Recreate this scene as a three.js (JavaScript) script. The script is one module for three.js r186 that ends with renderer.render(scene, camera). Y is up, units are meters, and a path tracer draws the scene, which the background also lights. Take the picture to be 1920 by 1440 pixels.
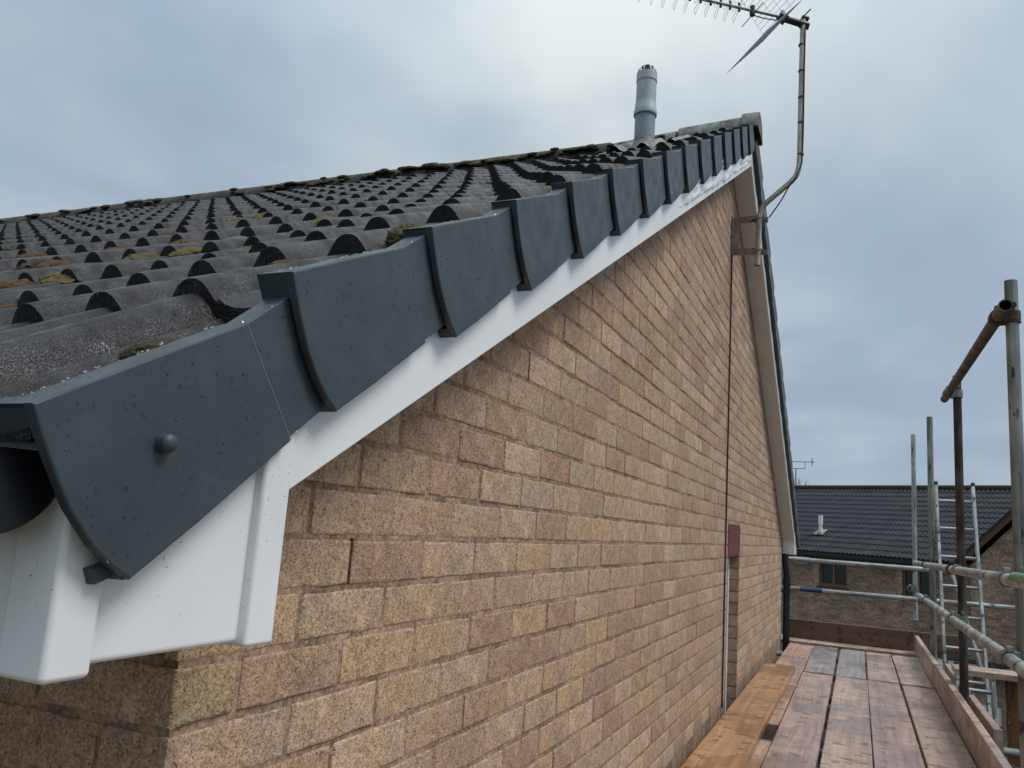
import * as THREE from 'three';
import { mergeGeometries, mergeVertices } from 'three/addons/utils/BufferGeometryUtils.js';
import { RoundedBoxGeometry } from 'three/addons/geometries/RoundedBoxGeometry.js';

// ---------------------------------------------------------------- camera, sky, sun, exposure
const H = 5.14;                                   // lens height above the ground; positions below are given relative to the lens height
const scene = new THREE.Scene();
const camera = new THREE.PerspectiveCamera(2 * Math.atan(720 / 1514.7) * 180 / Math.PI, 4 / 3, 0.03, 600);
camera.position.set(0.723, H, 0);
camera.rotation.set(0.170553, 0.41056, 0.071015, 'YXZ');
camera.updateMatrixWorld(true);

const renderer = new THREE.WebGLRenderer({ antialias: true });
renderer.setSize(1024, 768);
renderer.toneMapping = THREE.LinearToneMapping;
const EXPOSURE = 1.4;
renderer.toneMappingExposure = EXPOSURE;
renderer.shadowMap.enabled = true;

const sun = new THREE.DirectionalLight(new THREE.Color(1.0, 0.965, 0.92), 1.5);
const SUN_DIR = new THREE.Vector3(0.53, 0.80, -0.06).normalize();
sun.position.copy(SUN_DIR).multiplyScalar(40).add(new THREE.Vector3(0, H, -5));
sun.target.position.set(0, H, -5);
sun.castShadow = true;
sun.shadow.radius = 45;
sun.shadow.mapSize.set(2048, 2048);
Object.assign(sun.shadow.camera, { left: -22, right: 22, top: 22, bottom: -22, near: 1, far: 110 });
scene.add(sun, sun.target);

// ---------------------------------------------------------------- noise
function rng(seed) { let s = seed >>> 0; return () => { s = (s + 0x6D2B79F5) | 0; let t = Math.imul(s ^ (s >>> 15), 1 | s); t = (t + Math.imul(t ^ (t >>> 7), 61 | t)) ^ t; return ((t ^ (t >>> 14)) >>> 0) / 4294967296; }; }
function hash2(x, y, s) { let h = Math.imul(x | 0, 374761393) ^ Math.imul(y | 0, 668265263) ^ Math.imul(s | 0, 1442695041); h = Math.imul(h ^ (h >>> 13), 1274126177); h ^= h >>> 16; return (h >>> 0) / 4294967296; }
const sm = t => t * t * (3 - 2 * t), clamp = (x, a = 0, b = 1) => Math.min(b, Math.max(a, x)), lerp = (a, b, t) => a + (b - a) * t;
const sstep = (a, b, x) => sm(clamp((x - a) / (b - a)));
function vnoise(x, y, s, px = 0, py = 0) {          // value noise, tileable with periods px, py
  const xi = Math.floor(x), yi = Math.floor(y), fx = sm(x - xi), fy = sm(y - yi);
  const w = (a, p) => p ? ((a % p) + p) % p : a;
  const a = hash2(w(xi, px), w(yi, py), s), b = hash2(w(xi + 1, px), w(yi, py), s), c = hash2(w(xi, px), w(yi + 1, py), s), d = hash2(w(xi + 1, px), w(yi + 1, py), s);
  return lerp(lerp(a, b, fx), lerp(c, d, fx), fy);
}
function fbm(x, y, s, oct = 4, px = 0, py = 0) { let v = 0, a = 0.5, n = 0; for (let i = 0; i < oct; i++) { v += a * vnoise(x, y, s + i * 17, px, py); n += a; x *= 2; y *= 2; px *= 2; py *= 2; a *= 0.5; } return v / n; }

// ---------------------------------------------------------------- sky: overcast with a brighter break in the cloud
function pixelDir(px, py) { return new THREE.Vector3(px - 960, 720 - py, -1514.7).applyQuaternion(camera.quaternion).normalize(); }
{
  const W = 1024, Hh = 512, data = new Float32Array(W * Hh * 4);
  const lobes = [[1170, 20, 0.15, 0.82], [1000, 20, 0.08, 0.24], [1100, 210, 0.05, 0.16], [1880, 50, 0.14, 0.26], [1520, 60, 0.14, 0.10], [330, 60, 0.20, -0.32], [640, 30, 0.1, 0.08], [1640, 720, 0.15, -0.20], [1800, 560, 0.12, -0.12], [1480, 330, 0.14, -0.10], [60, 180, 0.12, 0.04]].map(([x, y, s, a]) => [pixelDir(x, y), s, a]);
  const d = new THREE.Vector3();
  for (let j = 0; j < Hh; j++) for (let i = 0; i < W; i++) {
    const el = ((j + 0.5) / Hh - 0.5) * Math.PI, az = ((i + 0.5) / W - 0.5) * 2 * Math.PI;
    d.set(Math.cos(el) * Math.cos(az), Math.sin(el), Math.cos(el) * Math.sin(az));
    const e = Math.max(d.y, 0), k = 1 / (e + 0.22);
    const qx = d.x * k * 1.9 + 11, qz = d.z * k * 1.9 + 7;
    const wx = fbm(qx * 0.8, qz * 0.8, 5, 3), wz = fbm(qx * 0.8 + 9, qz * 0.8, 6, 3);
    const n = fbm(qx + wx * 1.6, qz + wz * 1.6, 31, 5), n2 = fbm(qx * 2.7 + wz, qz * 2.7, 77, 4);
    let t = 0.20 + (n - 0.5) * 0.85 + (n2 - 0.5) * 0.40;
    for (const [v, s, a] of lobes) { const c = 1 - v.dot(d); t += a * Math.exp(-c / (s * s)) * (0.55 + 0.9 * n); }
    t += 0.30 * sstep(0.45, 1.0, e);
    const dark = clamp(-t * 1.4), lt = clamp(t);
    let r = lerp(lerp(0.355, 0.72, lt), 0.295, dark), g = lerp(lerp(0.450, 0.78, lt), 0.345, dark), b = lerp(lerp(0.560, 0.79, lt), 0.415, dark);
    const zen = 1 + 0.75 * sstep(0.42, 1.0, e);                 // an overcast sky brightens towards the zenith
    const low = d.y < 0 ? lerp(1, 0.45, clamp(-d.y * 6)) : 1;
    const o = (j * W + i) * 4, f = zen * low / EXPOSURE;
    data[o] = r * f; data[o + 1] = g * f; data[o + 2] = b * f; data[o + 3] = 1;
  }
  const sky = new THREE.DataTexture(data, W, Hh, THREE.RGBAFormat, THREE.FloatType);
  sky.mapping = THREE.EquirectangularReflectionMapping; sky.colorSpace = THREE.LinearSRGBColorSpace;
  sky.magFilter = sky.minFilter = THREE.LinearFilter; sky.wrapS = THREE.RepeatWrapping; sky.needsUpdate = true;
  scene.background = sky; scene.environment = sky;
}

// ---------------------------------------------------------------- textures (grain, stains and fine relief only)
function tex(n, m, fn, srgb, rx = 1, ry = 1) {
  const a = new Uint8Array(n * m * 4);
  for (let j = 0; j < m; j++) for (let i = 0; i < n; i++) { const c = fn(i / n, j / m, i, j), o = (j * n + i) * 4; if (typeof c === 'number') a[o] = a[o + 1] = a[o + 2] = clamp(c) * 255; else { a[o] = clamp(c[0]) * 255; a[o + 1] = clamp(c[1]) * 255; a[o + 2] = clamp(c[2]) * 255; } a[o + 3] = 255; }
  const t = new THREE.DataTexture(a, n, m, THREE.RGBAFormat, THREE.UnsignedByteType);
  if (srgb) t.colorSpace = THREE.SRGBColorSpace;
  t.wrapS = t.wrapT = THREE.RepeatWrapping; t.magFilter = THREE.LinearFilter; t.minFilter = THREE.LinearMipmapLinearFilter; t.generateMipmaps = true; t.repeat.set(rx, ry); t.needsUpdate = true;
  return t;
}
// sand-faced brick: 1 tile = 0.8 m
const brickH = (u, v) => {
  const fine = vnoise(u * 420, v * 420, 3, 420, 420), mid = fbm(u * 130, v * 130, 4, 2, 130, 130), coarse = fbm(u * 24, v * 24, 5, 3, 24, 24);
  const drag = fbm((u + v * 0.35) * 120, v * 34, 8, 2, 120, 34);
  const pit = sstep(0.80, 0.93, vnoise(u * 230, v * 230, 6, 230, 230));
  return { fine, mid, coarse, drag, pit };
};
const brickMap = tex(1024, 1024, (u, v) => {
  const b = brickH(u, v); const grit = sstep(0.86, 0.97, vnoise(u * 300, v * 300, 12, 300, 300));
  const g = 0.85 + (b.fine - 0.5) * 0.38 + (b.mid - 0.5) * 0.16 + (b.coarse - 0.5) * 0.16 + (b.drag - 0.5) * 0.13 - b.pit * 0.18 + grit * 0.30 + 0.12 * sstep(0.55, 0.75, b.coarse) * (b.drag - 0.35);
  const hue = (fbm(u * 9, v * 9, 14, 3, 9, 9) - 0.5) * 0.11;
  return [g + hue * 0.6, g, g - hue * 0.7];
}, true, 1 / 0.8, 1 / 0.8);
const brickBump = tex(1024, 1024, (u, v) => { const b = brickH(u, v); return 0.45 + (b.fine - 0.5) * 0.3 + (b.mid - 0.5) * 0.4 + (b.drag - 0.5) * 0.55 + (b.coarse - 0.5) * 0.25 - b.pit * 0.35; }, false, 1 / 0.8, 1 / 0.8);
const mortarMap = tex(512, 512, (u, v) => { const g = 0.76 + (fbm(u * 80, v * 80, 41, 3, 80, 80) - 0.5) * 0.5 + (fbm(u * 8, v * 8, 42, 3, 8, 8) - 0.5) * 0.35; return [g, g * 0.985, g * 0.97]; }, true, 2, 2);
const mortarBump = tex(512, 512, (u, v) => fbm(u * 110, v * 110, 43, 3, 110, 110), false, 2, 2);
// granular concrete roof tile: 1 tile = 0.6 m
const tileMap = tex(1024, 1024, (u, v) => {
  const gr = vnoise(u * 400, v * 400, 51, 400, 400), c = fbm(u * 10, v * 10, 52, 4, 10, 10), m = fbm(u * 60, v * 60, 53, 3, 60, 60);
  const lich = sstep(0.73, 0.80, fbm(u * 26, v * 26, 54, 3, 26, 26)) * 0.5, spark = sstep(0.93, 0.99, vnoise(u * 260, v * 260, 55, 260, 260));
  const g = 0.58 + (gr - 0.5) * 0.3 + (c - 0.5) * 0.5 + (m - 0.5) * 0.3 + spark * 0.35 + lich * 0.4;
  const br = sstep(0.52, 0.72, fbm(u * 7 + 3, v * 7, 57, 3, 7, 7)) * 0.045;
  return [g + br, g + br * 0.35 + lich * 0.02, g - br * 0.4 - lich * 0.1];
}, true, 1 / 0.6, 1 / 0.6);
const tileBump = tex(1024, 1024, (u, v) => vnoise(u * 500, v * 500, 61, 500, 500) * 0.75 + vnoise(u * 300, v * 300, 62, 300, 300) * 0.25, false, 1 / 0.6, 1 / 0.6);
const tileRough = tex(512, 512, (u, v) => 0.50 + (fbm(u * 20, v * 20, 64, 4, 20, 20) - 0.5) * 0.8, false, 1 / 0.6, 1 / 0.6);
// sawn scaffold board: u across (0.9 m), v along (3.6 m)
const woodMap = tex(512, 2048, (u, v) => {
  const wob = fbm(u * 4, v * 4, 71, 2, 4, 4), gl = vnoise((u + wob * 0.09) * 150, v * 10, 72, 150, 10), g2 = vnoise((u + wob * 0.06) * 46, v * 6, 73, 46, 6);
  const saw = vnoise(u * 6, v * 620, 75, 6, 620), blot = fbm(u * 6, v * 20, 76, 4, 6, 20), knot = sstep(0.955, 0.985, vnoise(u * 22, v * 60, 77, 22, 60)), scuff = sstep(0.64, 0.76, fbm(u * 14, v * 90, 78, 3, 14, 90));
  const wet = sstep(0.52, 0.66, fbm(u * 5, v * 11, 79, 4, 5, 11));
  const g = 0.82 + (gl - 0.5) * 0.11 + (g2 - 0.5) * 0.10 + (saw - 0.5) * 0.09 + (blot - 0.5) * 0.20 - knot * 0.25 - scuff * 0.20 - wet * 0.07 + 0.25 * sstep(0.95, 0.985, vnoise(u * 150, v * 600, 70, 150, 600)) - 0.22 * sstep(0.93, 0.97, vnoise(u * 30, v * 300, 69, 30, 300));
  return [g, g * (0.985 - wet * 0.02), g * (0.97 - wet * 0.03)];
}, true, 1 / 0.9, 1 / 3.6);
const woodBump = tex(512, 2048, (u, v) => { const wob = fbm(u * 4, v * 10, 71, 3, 4, 10); return 0.5 + (vnoise((u + wob * 0.09) * 150, v * 10, 72, 150, 10) - 0.5) * 0.5 + (vnoise(u * 6, v * 620, 75, 6, 620) - 0.5) * 0.3; }, false, 1 / 0.9, 1 / 3.6);
const woodRough = tex(256, 1024, (u, v) => 0.62 - 0.34 * sstep(0.50, 0.66, fbm(u * 5, v * 11, 79, 4, 5, 11)), false, 1 / 0.9, 1 / 3.6);
const galvMap = tex(512, 512, (u, v) => { const g = 0.78 + (fbm(u * 8, v * 14, 81, 4, 8, 14) - 0.5) * 0.5 + (vnoise(u * 90, v * 12, 82, 90, 12) - 0.5) * 0.16 - 0.35 * sstep(0.70, 0.80, fbm(u * 14, v * 30, 83, 3, 14, 30)); return [g, g, g * 0.985]; }, true);
const rustMap = tex(512, 512, (u, v) => { const g = 0.7 + (fbm(u * 10, v * 20, 85, 4, 10, 20) - 0.5) * 0.7, r = sstep(0.45, 0.65, fbm(u * 6, v * 9, 86, 4, 6, 9)); return [g, g * (1 - 0.12 * r), g * (1 - 0.2 * r)]; }, true);
const plasticMap = tex(512, 512, (u, v) => { const g = 0.86 + (fbm(u * 5, v * 5, 91, 4, 5, 5) - 0.5) * 0.16 + 0.06 * sstep(0.55, 0.8, fbm(u * 14, v * 14, 92, 4, 14, 14)) - 0.12 * sstep(0.8, 0.9, vnoise(u * 120, v * 120, 93, 120, 120)) * fbm(u * 4, v * 4, 94, 2, 4, 4); return [g, g, g]; }, true, 2, 2);
const plasticRough = tex(256, 256, (u, v) => 0.52 + (fbm(u * 12, v * 12, 96, 4, 12, 12) - 0.5) * 0.4, false, 2, 2);
const pvcMap = tex(512, 512, (u, v) => { const sp = sstep(0.93, 0.98, vnoise(u * 170, v * 170, 97, 170, 170)) * sstep(0.52, 0.7, fbm(u * 5, v * 5, 98, 3, 5, 5)); const g = 0.955 + (fbm(u * 4, v * 4, 99, 4, 4, 4) - 0.5) * 0.07 - sp * 0.35; return [g, g, g * 0.995]; }, true, 2, 2);
// brickwork of the house across the way, too far off to tell single bricks apart
const farBrickMap = tex(1024, 1024, (u, v) => {
  const row = Math.floor(v * 40), col = Math.floor(u * 13 + (row & 1) * 0.5), h = hash2((col + 13) % 13, row, 101);
  const g = 0.74 + (h - 0.5) * 0.16 + (fbm(u * 90, v * 90, 102, 3, 90, 90) - 0.5) * 0.42 + (fbm(u * 5, v * 5, 103, 3, 5, 5) - 0.5) * 0.3, red = hash2((col + 13) % 13, row, 104);
  return [g, g * (0.98 - 0.04 * red), g * (0.96 - 0.07 * red)];
}, true, 1 / 3, 1 / 3);
const groundMap = tex(512, 512, (u, v) => { const g = 0.6 + (fbm(u * 20, v * 20, 111, 5, 20, 20) - 0.5) * 0.8; return [g, g, g * 0.96]; }, true, 0.25, 0.25);

// ---------------------------------------------------------------- materials
const C = (r, g, b) => new THREE.Color().setRGB(r, g, b);
const std = (o) => new THREE.MeshStandardMaterial(o);
const M = {};
const brickTones = [[0.569, 0.389, 0.257], [0.616, 0.429, 0.288], [0.519, 0.346, 0.23], [0.611, 0.412, 0.255], [0.589, 0.414, 0.289], [0.495, 0.319, 0.222], [0.662, 0.465, 0.319], [0.569, 0.381, 0.257], [0.508, 0.341, 0.23], [0.571, 0.4, 0.273]];
M.brick = brickTones.map(c => std({ color: C(...c), map: brickMap, bumpMap: brickBump, bumpScale: 0.0022, roughness: 0.92 }));
M.brickGreen = std({ color: C(0.47, 0.355, 0.205), map: brickMap, bumpMap: brickBump, bumpScale: 0.0022, roughness: 0.95 });
M.brickVC = std({ color: 0xffffff, vertexColors: true, map: brickMap, bumpMap: brickBump, bumpScale: 0.0022, roughness: 0.92 });
M.mortar = std({ color: C(0.53, 0.365, 0.265), map: mortarMap, bumpMap: mortarBump, bumpScale: 0.0018, roughness: 0.95 });
M.soldier = std({ color: C(0.17, 0.05, 0.036), map: brickMap, bumpMap: brickBump, bumpScale: 0.0015, roughness: 0.85 });
M.tile = [[0.045, 0.041, 0.049], [0.039, 0.036, 0.043], [0.051, 0.046, 0.052], [0.042, 0.038, 0.044]].map(c => new THREE.MeshPhysicalMaterial({ specularIntensity: 0.85, color: C(...c), vertexColors: true, map: tileMap, bumpMap: tileBump, bumpScale: 0.0016, roughness: 1, roughnessMap: tileRough }));
M.underlay = std({ color: C(0.02, 0.02, 0.022), roughness: 0.9 });
M.ridge = std({ color: C(0.58, 0.60, 0.57), map: tileMap, bumpMap: tileBump, bumpScale: 0.002, roughness: 0.85 });
M.ridgeOld = std({ color: C(0.17, 0.165, 0.155), map: tileMap, bumpMap: tileBump, bumpScale: 0.003, roughness: 0.9 });
M.cap = std({ color: C(0.058, 0.079, 0.096), map: plasticMap, roughness: 1, roughnessMap: plasticRough });
M.seamHighlight = std({ color: C(0.24, 0.27, 0.30), roughness: 0.6 });  // paler grey that paints the light caught along the cap seam
M.gutter = std({ color: C(0.008, 0.009, 0.013), roughness: 0.35 });
M.pvc = std({ color: C(0.88, 0.89, 0.905), map: pvcMap, roughness: 0.3 });
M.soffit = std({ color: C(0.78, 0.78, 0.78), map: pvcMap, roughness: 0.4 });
M.film = new THREE.MeshPhysicalMaterial({ color: C(0.78, 0.79, 0.81), roughness: 0.22, clearcoat: 0.4, clearcoatRoughness: 0.2 });
M.greyPipe = std({ color: C(0.31, 0.36, 0.40), map: plasticMap, roughness: 0.45 });
M.greyPipePale = std({ color: C(0.56, 0.61, 0.64), map: plasticMap, roughness: 0.5 });
M.lead = std({ color: C(0.27, 0.28, 0.31), map: galvMap, roughness: 0.6, metalness: 0.1 });
M.galv = std({ color: C(0.36, 0.38, 0.37), map: galvMap, roughness: 0.52, metalness: 0.45 });
M.galvPale = std({ color: C(0.56, 0.58, 0.57), map: galvMap, roughness: 0.5, metalness: 0.4 });
M.rust = std({ color: C(0.105, 0.092, 0.092), map: rustMap, roughness: 0.7, metalness: 0.25 });
M.rustRail = std({ color: C(0.21, 0.185, 0.178), map: rustMap, roughness: 0.65, metalness: 0.3 });
M.alu = std({ color: C(0.62, 0.64, 0.66), map: galvMap, roughness: 0.38, metalness: 0.7 });
M.coupler = std({ color: C(0.40, 0.40, 0.37), map: galvMap, roughness: 0.5, metalness: 0.6 });
M.couplerRusty = std({ color: C(0.15, 0.10, 0.08), map: rustMap, roughness: 0.7, metalness: 0.3 });
M.greenBand = std({ color: C(0.22, 0.42, 0.20), map: galvMap, roughness: 0.55 });
M.blueBand = std({ color: C(0.05, 0.11, 0.22), map: galvMap, roughness: 0.5 });
M.yellowBand = std({ color: C(0.62, 0.55, 0.34), map: galvMap, roughness: 0.5 });
const wood = (r, g, b) => std({ color: C(r, g, b), map: woodMap, bumpMap: woodBump, bumpScale: 0.0016, roughness: 1, roughnessMap: woodRough });
M.woodPink = wood(0.59, 0.435, 0.38); M.woodGrey = wood(0.45, 0.405, 0.405); M.woodOrange = wood(0.58, 0.325, 0.165); M.woodPale = wood(0.64, 0.49, 0.415); M.woodBrown = wood(0.56, 0.425, 0.35); M.woodDark = wood(0.19, 0.12, 0.085); M.woodRed = wood(0.60, 0.40, 0.295);
M.blackRubber = std({ color: C(0.012, 0.014, 0.013), roughness: 0.8 });
M.cable = std({ color: C(0.02, 0.018, 0.018), roughness: 0.6 });
M.mossY = std({ color: C(0.1, 0.078, 0.021), roughness: 1 });
M.mossG = std({ color: C(0.06, 0.058, 0.021), roughness: 1 });
M.mossO = std({ color: C(0.078, 0.042, 0.016), roughness: 1 });
M.mossD = std({ color: C(0.044, 0.038, 0.02), roughness: 1 });
M.lichen = std({ color: C(0.125, 0.122, 0.105), roughness: 1 });
M.white = std({ color: C(0.75, 0.75, 0.73), roughness: 0.5 });
M.glass = new THREE.MeshPhysicalMaterial({ color: C(0.03, 0.035, 0.038), roughness: 0.08, metalness: 0.0, clearcoat: 1, clearcoatRoughness: 0.05 });
M.farBrick = std({ color: C(0.55, 0.405, 0.315), map: farBrickMap, roughness: 0.95 });
M.farTile = [[0.036, 0.038, 0.050], [0.029, 0.031, 0.042], [0.043, 0.044, 0.056]].map(c => std({ color: C(...c), vertexColors: true, roughness: 0.85, map: plasticMap }));
M.farSlate = std({ color: C(0.028, 0.028, 0.035), roughness: 0.6, map: tileMap });
M.brownTimber = std({ color: C(0.085, 0.036, 0.024), roughness: 0.6 });
M.frameTimber = std({ color: C(0.17, 0.075, 0.035), roughness: 0.55 });
M.doorTimber = std({ color: C(0.28, 0.12, 0.025), roughness: 0.5, map: woodMap });
M.ground = std({ color: C(0.11, 0.105, 0.10), map: groundMap, roughness: 0.95 });
M.grass = std({ color: C(0.055, 0.085, 0.03), map: groundMap, roughness: 1 });
M.twig = std({ color: C(0.12, 0.10, 0.08), roughness: 1 });
M.mastMetal = std({ color: C(0.62, 0.58, 0.54), map: galvMap, roughness: 0.5, metalness: 0.3 });
M.aerialMetal = std({ color: C(0.42, 0.43, 0.45), roughness: 0.45, metalness: 0.6 });
M.blackPlastic = std({ color: C(0.014, 0.016, 0.022), roughness: 0.5 });
M.bracket = std({ color: C(0.38, 0.33, 0.30), map: galvMap, roughness: 0.6, metalness: 0.35 });
M.drop = new THREE.MeshPhysicalMaterial({ color: 0xffffff, roughness: 0.03, transmission: 1, ior: 1.33, thickness: 0.002 });

// ---------------------------------------------------------------- object helpers
const taken = {}; const bases = new Map();
function numbered(n) { const k = taken[n] = (taken[n] ?? -1) + 1; return k ? `${n}_${String(k).padStart(3, '0')}` : n; }
const v3 = (x, y, z) => new THREE.Vector3(x, y, z);
function thing(name, label, category, base, group) {        // a Group at the thing's base; parts are given relative to the lens height
  const o = new THREE.Group(); o.name = numbered(name); o.position.set(base[0], base[1] + H, base[2]); bases.set(o, v3(...base));
  o.userData = { label, category }; if (group) o.userData.group = group; scene.add(o); return o;
}
function shadow(m) { m.castShadow = m.receiveShadow = true; return m; }
function part(name, geo, mat, parent, kind) {
  if (Array.isArray(geo)) geo = merge(geo);
  const m = shadow(new THREE.Mesh(geo, mat)); m.name = name; const b = bases.get(parent); if (b) m.position.copy(b).negate(); if (kind) m.userData.kind = kind; parent.add(m); return m;
}
function piece(name, geo, mat, parent, pos, rot) {            // shared geometry at a place of its own
  const m = shadow(new THREE.Mesh(geo, mat)); m.name = name; m.position.set(...pos); const b = bases.get(parent); if (b) m.position.sub(b); if (rot) m.rotation.set(rot[0], rot[1], rot[2], rot[3] || 'XYZ'); parent.add(m); return m;
}
function single(name, geo, mat, label, category, group) {     // a thing that is one mesh
  if (Array.isArray(geo)) geo = merge(geo);
  geo.computeBoundingBox(); const c = geo.boundingBox.getCenter(v3(0, 0, 0)); c.y = geo.boundingBox.min.y; geo.translate(-c.x, -c.y, -c.z);
  const m = shadow(new THREE.Mesh(geo, mat)); m.name = numbered(name); m.position.set(c.x, c.y + H, c.z); m.userData = { label, category }; if (group) m.userData.group = group; scene.add(m); return m;
}
function setting(name, geo, mat, kind = 'structure') { const m = shadow(new THREE.Mesh(geo, mat)); m.name = numbered(name); m.userData = { kind }; m.position.y = H; scene.add(m); return m; }
function clean(g) { g = g.index ? g.toNonIndexed() : g; for (const k of Object.keys(g.attributes)) if (!['position', 'normal', 'uv', 'color'].includes(k)) g.deleteAttribute(k); if (!g.attributes.uv) g.setAttribute('uv', new THREE.BufferAttribute(new Float32Array(g.attributes.position.count * 2), 2)); return g; }
function merge(list) { const l = list.map(clean); const hasC = l.some(g => g.attributes.color); if (!hasC) return mergeGeometries(l); return mergeGeometries(l); }
function boxUV(g) {                                           // uv in metres from the face direction
  const p = g.attributes.position, n = g.attributes.normal, uv = new Float32Array(p.count * 2);
  for (let i = 0; i < p.count; i++) { const ax = Math.abs(n.getX(i)), ay = Math.abs(n.getY(i)), az = Math.abs(n.getZ(i)); const x = p.getX(i), y = p.getY(i), z = p.getZ(i); if (ax >= ay && ax >= az) { uv[2 * i] = z; uv[2 * i + 1] = y; } else if (ay >= az) { uv[2 * i] = x; uv[2 * i + 1] = z; } else { uv[2 * i] = x; uv[2 * i + 1] = y; } }
  g.setAttribute('uv', new THREE.BufferAttribute(uv, 2)); return g;
}
const box = (x0, x1, y0, y1, z0, z1) => boxUV(new THREE.BoxGeometry(x1 - x0, y1 - y0, z1 - z0).translate((x0 + x1) / 2, (y0 + y1) / 2, (z0 + z1) / 2));
const rbox = (x0, x1, y0, y1, z0, z1, r = 0.004, s = 2) => boxUV(new RoundedBoxGeometry(x1 - x0, y1 - y0, z1 - z0, s, r).translate((x0 + x1) / 2, (y0 + y1) / 2, (z0 + z1) / 2));
function tube(a, b, r, seg = 16, open = false) {              // round bar from a to b, uv in metres
  const A = v3(...a), B = v3(...b), d = B.clone().sub(A), L = d.length(); const g = new THREE.CylinderGeometry(r, r, L, seg, 1, open);
  const uv = g.attributes.uv; for (let i = 0; i < uv.count; i++) uv.setXY(i, uv.getX(i) * 2, uv.getY(i) * L);
  g.applyQuaternion(new THREE.Quaternion().setFromUnitVectors(v3(0, 1, 0), d.normalize())); g.translate((A.x + B.x) / 2, (A.y + B.y) / 2, (A.z + B.z) / 2); return g;
}
function pipe(a, b, r, t = 0.004, seg = 20) {                  // hollow scaffold tube with open ends
  const A = v3(...a), B = v3(...b), d = B.clone().sub(A), L = d.length(); const pts = [[r - t, 0], [r, 0], [r, L], [r - t, L], [r - t, 0]].map(p => new THREE.Vector2(...p));
  const gs = []; for (let i = 0; i < 4; i++) gs.push(new THREE.LatheGeometry([pts[i], pts[i + 1]], seg)); const g = merge(gs);
  const uv = g.attributes.uv, p = g.attributes.position; for (let i = 0; i < uv.count; i++) uv.setXY(i, uv.getX(i) * 0.3, p.getY(i) * 0.5);
  g.applyQuaternion(new THREE.Quaternion().setFromUnitVectors(v3(0, 1, 0), d.normalize())); g.translate(A.x, A.y, A.z); return g;
}
function wire(points, r, seg = 6, tubular) { const c = new THREE.CatmullRomCurve3(points.map(p => v3(...p)), false, 'catmullrom', 0.1); return new THREE.TubeGeometry(c, tubular || points.length * 5, r, seg, false); }
function extrude(pts, x0, x1, bevel = 0) {                     // outline in (slope distance, height) pushed along X
  const sh = new THREE.Shape(pts.map(p => new THREE.Vector2(...p)));
  const g = new THREE.ExtrudeGeometry(sh, { depth: Math.max(1e-4, x1 - x0 - 2 * bevel), bevelEnabled: bevel > 0, bevelSize: bevel, bevelThickness: bevel, bevelOffset: -bevel, bevelSegments: 2 });
  g.translate(0, 0, x0 + bevel); g.rotateY(Math.PI / 2); return g;
}

// ---------------------------------------------------------------- roof frame
const TAN = 0.557, TH = Math.atan(TAN), SN = Math.sin(TH), CS = Math.cos(TH), GA = 0.335, P0 = [0.257, -0.69], ZR = -4.87;
const kick = X => -0.058 * sstep(0, 1, (0.1 - X) / 0.95);       // the roof sags a little behind the verge
const SH = (X, s, h) => [X, P0[0] + s * SN + h * CS, P0[1] - s * CS + h * SN];
const yBarge = z => 0.019 + 0.5535 * (-0.763 - z);
const Z0 = -0.754, Z1 = -8.985;                                 // the two corners of the gable wall

const house = thing('house', 'buff brick gable house with dark roll-tiled roof, white bargeboard and grey verge caps', 'house', [-2.6, -H, -4.87]);

// ---- gable wall: mortar body with the bricks standing proud
const CO = 0.075, YB0 = -0.039;                                 // course height, a bed joint
const WIN = { z0: -5.64, z1: -5.10, y0: -1.75, y1: -0.11 };
const gaps = [[Z0 - 0.1075 - 0.225, YB0 - CO], [Z0 - 0.1075 - 4 * 0.225, YB0 + 5 * CO], [Z0 - 0.1075 - 0.225 * 10, YB0 + 17 * CO]];
let gableWall, frontWall;
{
  const sh = new THREE.Shape([[Z0 - 0.0037, -H], [Z0 - 0.0037, 0.02], [(ZR), 2.36], [Z1, 0.02], [Z1, -H]].map(([z, y]) => new THREE.Vector2(-z, y)));
  const hole = (z0, z1, y0, y1) => sh.holes.push(new THREE.Path([[-z1, y0], [-z0, y0], [-z0, y1], [-z1, y1]].map(p => new THREE.Vector2(...p))));
  hole(WIN.z0, WIN.z1, WIN.y0, WIN.y1 + 0.2);
  for (const [z, y] of gaps) hole(z - 0.0055, z + 0.0055, y + 0.003, y + 0.074);
  const g = new THREE.ExtrudeGeometry(sh, { depth: 0.1, bevelEnabled: false }); g.rotateY(Math.PI / 2);  // x 0..0.1, z = -shape x
  g.translate(-0.1030, 0, 0); boxUV(g);
  gableWall = part('gable_wall', g, M.mortar, house);
  frontWall = part('front_wall', [box(-9, -0.1037, -H, -0.135, Z0 - 0.1, Z0 - 0.0035)], M.mortar, house);
  part('cavity_wall', box(-0.26, -0.16, -H, 0.0, Z1 + 0.3, Z0 - 0.3), M.underlay, house);
}
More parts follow.
